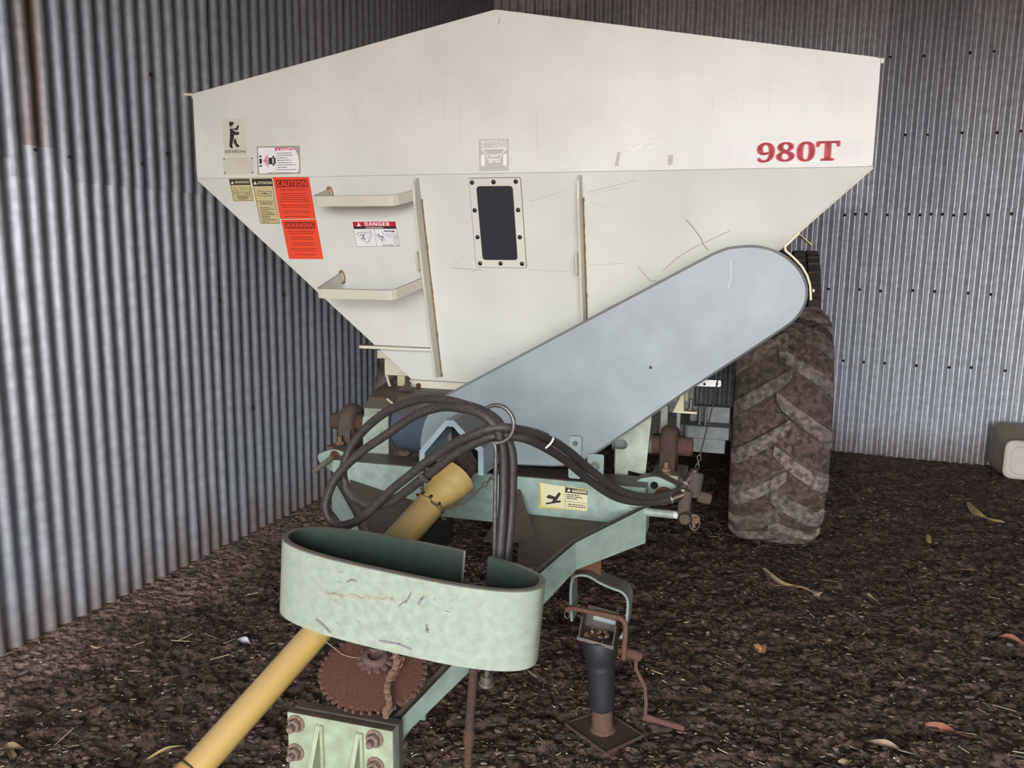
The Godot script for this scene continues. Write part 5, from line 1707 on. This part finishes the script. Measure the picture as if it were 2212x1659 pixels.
func build_tyre_and_drum() -> void:
	var t := thing("spare_tyre", "tall dark tractor tyre standing behind the spreader by the back wall", "tyre", Vector3(1.115, 0.0, -3.47))
	var c := Vector3(1.115, 0.802, -3.47)
	var ty := make_tyre(t, c, 0.80, 0.182, 0, "5c534c", M.rubber)
	var blk := MB.new(lin("6e645c"))
	blk.box(Transform3D(), Vector3(0.078, 0.082, 0.052), 0.008)
	var blkm := blk.mesh()
	for row in 4:
		for i in 46:
			var th := TAU * (i + 0.5 * (row % 2)) / 46
			var h: float = [-0.135, -0.048, 0.048, 0.135][row]
			var tb := MeshInstance3D.new()
			tb.name = "tread_block"
			tb.mesh = blkm
			tb.material_override = M.rubber
			tb.transform = Transform3D(Basis(Vector3(1, 0, 0), Vector3(0, cos(th), -sin(th)), Vector3(0, sin(th), cos(th))), c + Vector3(h, sin(th) * 0.773, cos(th) * 0.773))
			ty.add_child(tb, true)
	# dirty white plastic can lying against the back wall
	var ctr := RT * 1.575 + DL * 6.6
	var o := thing("plastic_drum", "dirty white plastic drum lying against the back wall", "drum", ctr, false)
	var fr := Transform3D(Basis(RT, Vector3.UP, -DL), ctr)
	var sec := func(w: float, h: float, cy: float, z: float) -> PackedVector3Array:
		var q := rounded(rect(0, cy, w, h), 0.07, 6)
		var r := PackedVector3Array()
		for p in q: r.append(fr * Vector3(p.x, p.y, z))
		return r
	var loft := func(b: MB, list: Array) -> void:
		for i in list.size() - 1:
			var a: PackedVector3Array = list[i]; var e: PackedVector3Array = list[i + 1]
			var ca := Vector3.ZERO
			for p in a: ca += p / a.size()
			for j in a.size():
				var j2 := (j + 1) % a.size()
				b.quad(a[j], a[j2], e[j2], e[j], a[j] - ca + (a[j] - e[j]) * 0.4)
	var b := MB.new(lin("8d7d6e"))
	loft.call(b, [sec.call(0.40, 0.30, 0.165, -0.38), sec.call(0.455, 0.355, 0.180, -0.34), sec.call(0.455, 0.355, 0.180, -0.20), sec.call(0.44, 0.34, 0.175, -0.16), sec.call(0.40, 0.29, 0.155, -0.05), sec.call(0.40, 0.285, 0.152, 0.0)])
	part("body", b, M.plastic, o, "brown dusty drum body")
	b = MB.new(lin("e2d3c6"))
	loft.call(b, [sec.call(0.40, 0.285, 0.152, -0.001), sec.call(0.392, 0.277, 0.152, 0.012), sec.call(0.36, 0.245, 0.152, 0.020), sec.call(0.32, 0.205, 0.152, 0.020), sec.call(0.314, 0.199, 0.152, 0.012), sec.call(0.30, 0.185, 0.152, 0.010)])
	patch(b, rounded(rect(0, 0.152, 0.302, 0.187), 0.07, 6), fr, 0.010)
	b.col = lin("c9b6a6")
	stroke(b, lay(fr, 0.0105), [0.0, 0.07, 0.0, 0.235], 0.002)
	part("base", b, M.plastic, o, "white dished base")

func mm(called: String, mesh: Mesh, xf: Array, cols: Array, mtl: Material, parent: Node3D) -> void:
	var m := MultiMesh.new()
	m.transform_format = MultiMesh.TRANSFORM_3D
	m.use_colors = true
	m.mesh = mesh
	m.instance_count = xf.size()
	for i in xf.size():
		m.set_instance_transform(i, xf[i])
		m.set_instance_color(i, cols[i])
	var o := MultiMeshInstance3D.new()
	o.name = called
	o.multimesh = m
	o.material_override = mtl
	o.set_meta("kind", "stuff")
	parent.add_child(o, true)

func lump(seed_: int) -> ArrayMesh:
	var r := RandomNumberGenerator.new()
	r.seed = seed_
	var b := MB.new()
	var ring := []
	for j in [[-0.5, 0.75], [0.35, 0.85]]:
		var p := PackedVector3Array()
		for i in 6:
			var a := TAU * (i + 0.5 * float(j[0] > 0)) / 6
			p.append(Vector3(cos(a) * j[1] * r.randf_range(0.7, 1.25), j[0] * r.randf_range(0.7, 1.2), sin(a) * j[1] * r.randf_range(0.7, 1.25)))
		ring.append(p)
	var top := Vector3(r.randf_range(-0.3, 0.3), 0.75, r.randf_range(-0.3, 0.3))
	for i in 6:
		var k := (i + 1) % 6
		b.flat(ring[0][i], ring[0][k], ring[1][i], ring[0][i]); b.flat(ring[0][k], ring[1][k], ring[1][i], ring[1][k])
		b.flat(ring[1][i], ring[1][k], top, Vector3.UP)
	return b.mesh()

func random_spot() -> Vector3:
	# a spot of floor in view, nearer ones more often
	while true:
		var z := -2.0 - 5.2 * pow(rng.randf(), 1.35)
		var x := rng.randf_range(-1.0, 1.0) * (0.74 * -z + 0.15)
		var p := Vector3(x, 0, z)
		if p.dot(RT) > -LEFT_D + 0.03 and p.dot(DL) < BACK_D - 0.03 and p.dot(RT) < RIGHT_D:
			p.y = ground_y(x, z)
			return p
	return Vector3.ZERO

func build_litter() -> void:
	var fl := get_node("floor") as Node3D
	for k in 3:
		var xf := []; var cs := []
		for i in 5200:
			var p := random_spot()
			var dl := p.dot(RT) + LEFT_D
			if dl < 0.35 and rng.randf() < 0.75: continue
			var s := 0.002 + 0.010 * pow(rng.randf(), 5.0)
			xf.append(Transform3D(Basis.from_euler(Vector3(rng.randf_range(-0.5, 0.5), rng.randf() * TAU, rng.randf_range(-0.5, 0.5))).scaled(Vector3(s * rng.randf_range(1.0, 2.2), s * 0.55, s)), p + Vector3.UP * s * 0.3))
			cs.append(lin("4a3930").lerp(lin("8f7a68"), pow(rng.randf(), 2.2)))
		mm("soil_crumbs", lump(40 + k), xf, cs, M.litter, fl)
	for k in 2:
		var xf := []; var cs := []
		for i in 1100:
			var p := random_spot()
			if p.dot(RT) + LEFT_D < 0.4: continue
			var s := 0.008 + 0.016 * pow(rng.randf(), 3.0)
			xf.append(Transform3D(Basis.from_euler(Vector3(rng.randf_range(-0.4, 0.4), rng.randf() * TAU, rng.randf_range(-0.4, 0.4))).scaled(Vector3(s * rng.randf_range(1.0, 1.8), s * 0.5, s)), p + Vector3.UP * s * 0.1))
			cs.append(lin("4a3a31").lerp(lin("6d594b"), rng.randf()))
		mm("soil_clods", lump(60 + k), xf, cs, M.soil, fl)
	var sb := MB.new()
	sb.box(Transform3D(), Vector3(1, 0.10, 0.07), 0.0)
	var xs := []; var cc := []
	for i in 5200:
		var p := random_spot()
		var dl := p.dot(RT) + LEFT_D
		if dl < 0.35 and rng.randf() < 0.85: continue
		var s := rng.randf_range(0.006, 0.02) if rng.randf() < 0.93 else rng.randf_range(0.03, 0.085)
		var w := rng.randf_range(0.7, 1.4) * minf(1.0, 0.018 / s)
		xs.append(Transform3D(Basis.from_euler(Vector3(0, rng.randf() * TAU, rng.randf_range(-0.15, 0.15))).scaled_local(Vector3(s, s * w, s * w * rng.randf_range(0.8, 2.0))), p + Vector3.UP * 0.004))
		cc.append(lin("77604c").lerp(lin("e2caa4"), pow(rng.randf(), 1.6)))
	mm("straw_bits", sb.mesh(), xs, cc, M.litter, fl)
	xs = []; cc = []
	for i in 420:
		var p := random_spot()
		var s := rng.randf_range(0.002, 0.0055)
		xs.append(Transform3D(Basis.from_euler(Vector3(rng.randf(), rng.randf() * TAU, rng.randf())).scaled(Vector3(s, s * 0.6, s)), p + Vector3.UP * s * 0.4))
		cc.append(lin("cfc6c2").lerp(lin("e9edf2"), rng.randf()))
	mm("white_flecks", lump(47), xs, cc, M.litter, fl)
	# husks, leaves and chips that can be told apart
	var tan := lin("c9ac84"); var org := lin("b9805c")
	husk("corn_husk", "long pale corn husk with a broad end lying in front of the big tyre", "husk", [1.31, -4.01, 1.335, -3.776, 1.407, -3.692, 1.458, -3.631], [0.010, 0.012, 0.020, 0.040], tan, 0.03)
	husk("corn_husk", "bent yellowish corn husk on the soil below the plastic drum", "husk", [2.956, -5.086, 2.875, -4.844, 2.908, -4.743, 2.973, -4.729], [0.010, 0.024, 0.018, 0.030], lin("c3a472"), 0.03)
	husk("corn_husk", "pale curled corn husk nearest the bottom edge right of the jack", "husk", [1.204, -2.491, 1.238, -2.446, 1.273, -2.407, 1.317, -2.401], [0.006, 0.013, 0.013, 0.004], lin("c9ae92"), 0.012)
	husk("corn_husk", "reddish torn husk strip in the right foreground", "husk", [1.437, -2.577, 1.485, -2.556, 1.523, -2.525, 1.55, -2.495], [0.012, 0.018, 0.008, 0.004], lin("a96f58"), 0.010)
	husk("corn_husk", "orange husk strip at the right edge of the floor", "husk", [2.083, -3.257, 2.108, -3.217, 2.134, -3.157, 2.16, -3.10], [0.008, 0.014, 0.016, 0.012], org, 0.016)
	husk("leaf", "small curled orange leaf between the jack and the tyre", "leaf", [1.019, -3.142, 1.032, -3.103, 1.057, -3.155], [0.010, 0.014, 0.010], lin("c98a5e"), 0.012)
	husk("leaf", "tiny upright yellow leaf on the soil beyond the long husk", "leaf", [2.402, -4.496, 2.38, -4.44, 2.356, -4.39], [0.006, 0.012, 0.014], lin("c89f66"), 0.02)
	husk("leaf", "small cream leaf at the bottom edge right of the jack", "leaf", [1.055, -2.359, 1.074, -2.366, 1.092, -2.376], [0.006, 0.011, 0.014], tan, 0.008)
	husk("straw", "pale straw stalk beside the lower end of the yellow shaft", "straw", [-1.132, -2.343, -1.085, -2.378, -1.033, -2.403], [0.004, 0.004, 0.003], lin("c7ab74"), 0.008)
	husk("paper_scrap", "white paper scrap on the soil left of the green ring", "scrap", [-1.113, -3.133, -1.075, -3.11, -1.047, -3.103], [0.004, 0.014, 0.004], lin("dcd6da"), 0.008)
	husk("leaf", "dry brown leaf in the left foreground corner", "leaf", [-1.541, -2.323, -1.584, -2.37, -1.544, -2.366], [0.010, 0.016, 0.012], lin("a98f6c"), 0.015)
	husk("straw", "bent straw stalk on the bare soil strip along the left wall", "straw", [-1.667, -3.037, -1.625, -3.008, -1.607, -3.028], [0.003, 0.004, 0.003], lin("cbb383"), 0.006)
	husk("straw", "forked straw stalk on the soil below the long husk", "straw", [1.729, -3.693, 1.70, -3.65, 1.73, -3.60], [0.004, 0.005, 0.004], lin("c0a070"), 0.02)

func husk(called: String, label: String, cat: String, xz: Array, w: Array, col: Color, rise: float) -> void:
	var k := int(xz.size() / 2.0)
	var base := Vector3(xz[0], ground_y(xz[0], xz[1]), xz[1])
	var o := thing(called, label, cat, base, false)
	var pts := PackedVector3Array(); var ws := PackedVector3Array()
	for i in k:
		pts.append(Vector3(xz[2 * i], ground_y(xz[2 * i], xz[2 * i + 1]) + 0.004 + rise * sin(PI * (0.15 + 0.7 * i / (k - 1.0))) * 0.6, xz[2 * i + 1]))
		ws.append(Vector3(w[i], 0, 0))
	var p := spline(pts, 6); var q := spline(ws, 6)
	var b := MB.new(col)
	for i in p.size() - 1:
		var d := (p[i + 1] - p[i]).normalized()
		var s := d.cross(Vector3.UP).normalized().rotated(d, sin(i * 0.35) * 0.5)
		var d2 := (p[mini(i + 2, p.size() - 1)] - p[i + 1]).normalized() if i < p.size() - 2 else d
		var s2 := d2.cross(Vector3.UP).normalized().rotated(d2, sin((i + 1) * 0.35) * 0.5)
		b.col = col.lerp(col * 0.7, rng.randf() * 0.4)
		var lift := Vector3.UP * 0.35
		for g in [-1.0, 1.0]:
			b.quad(p[i], p[i] + (s * g + lift) * q[i].x, p[i + 1] + (s2 * g + lift) * q[i + 1].x, p[i + 1], Vector3.UP)
			b.quad(p[i] - Vector3.UP * 0.0012, p[i] + (s * g + lift) * q[i].x - Vector3.UP * 0.0012, p[i + 1] + (s2 * g + lift) * q[i + 1].x - Vector3.UP * 0.0012, p[i + 1] - Vector3.UP * 0.0012, Vector3.DOWN)
	part("blade", b, M.litter, o)
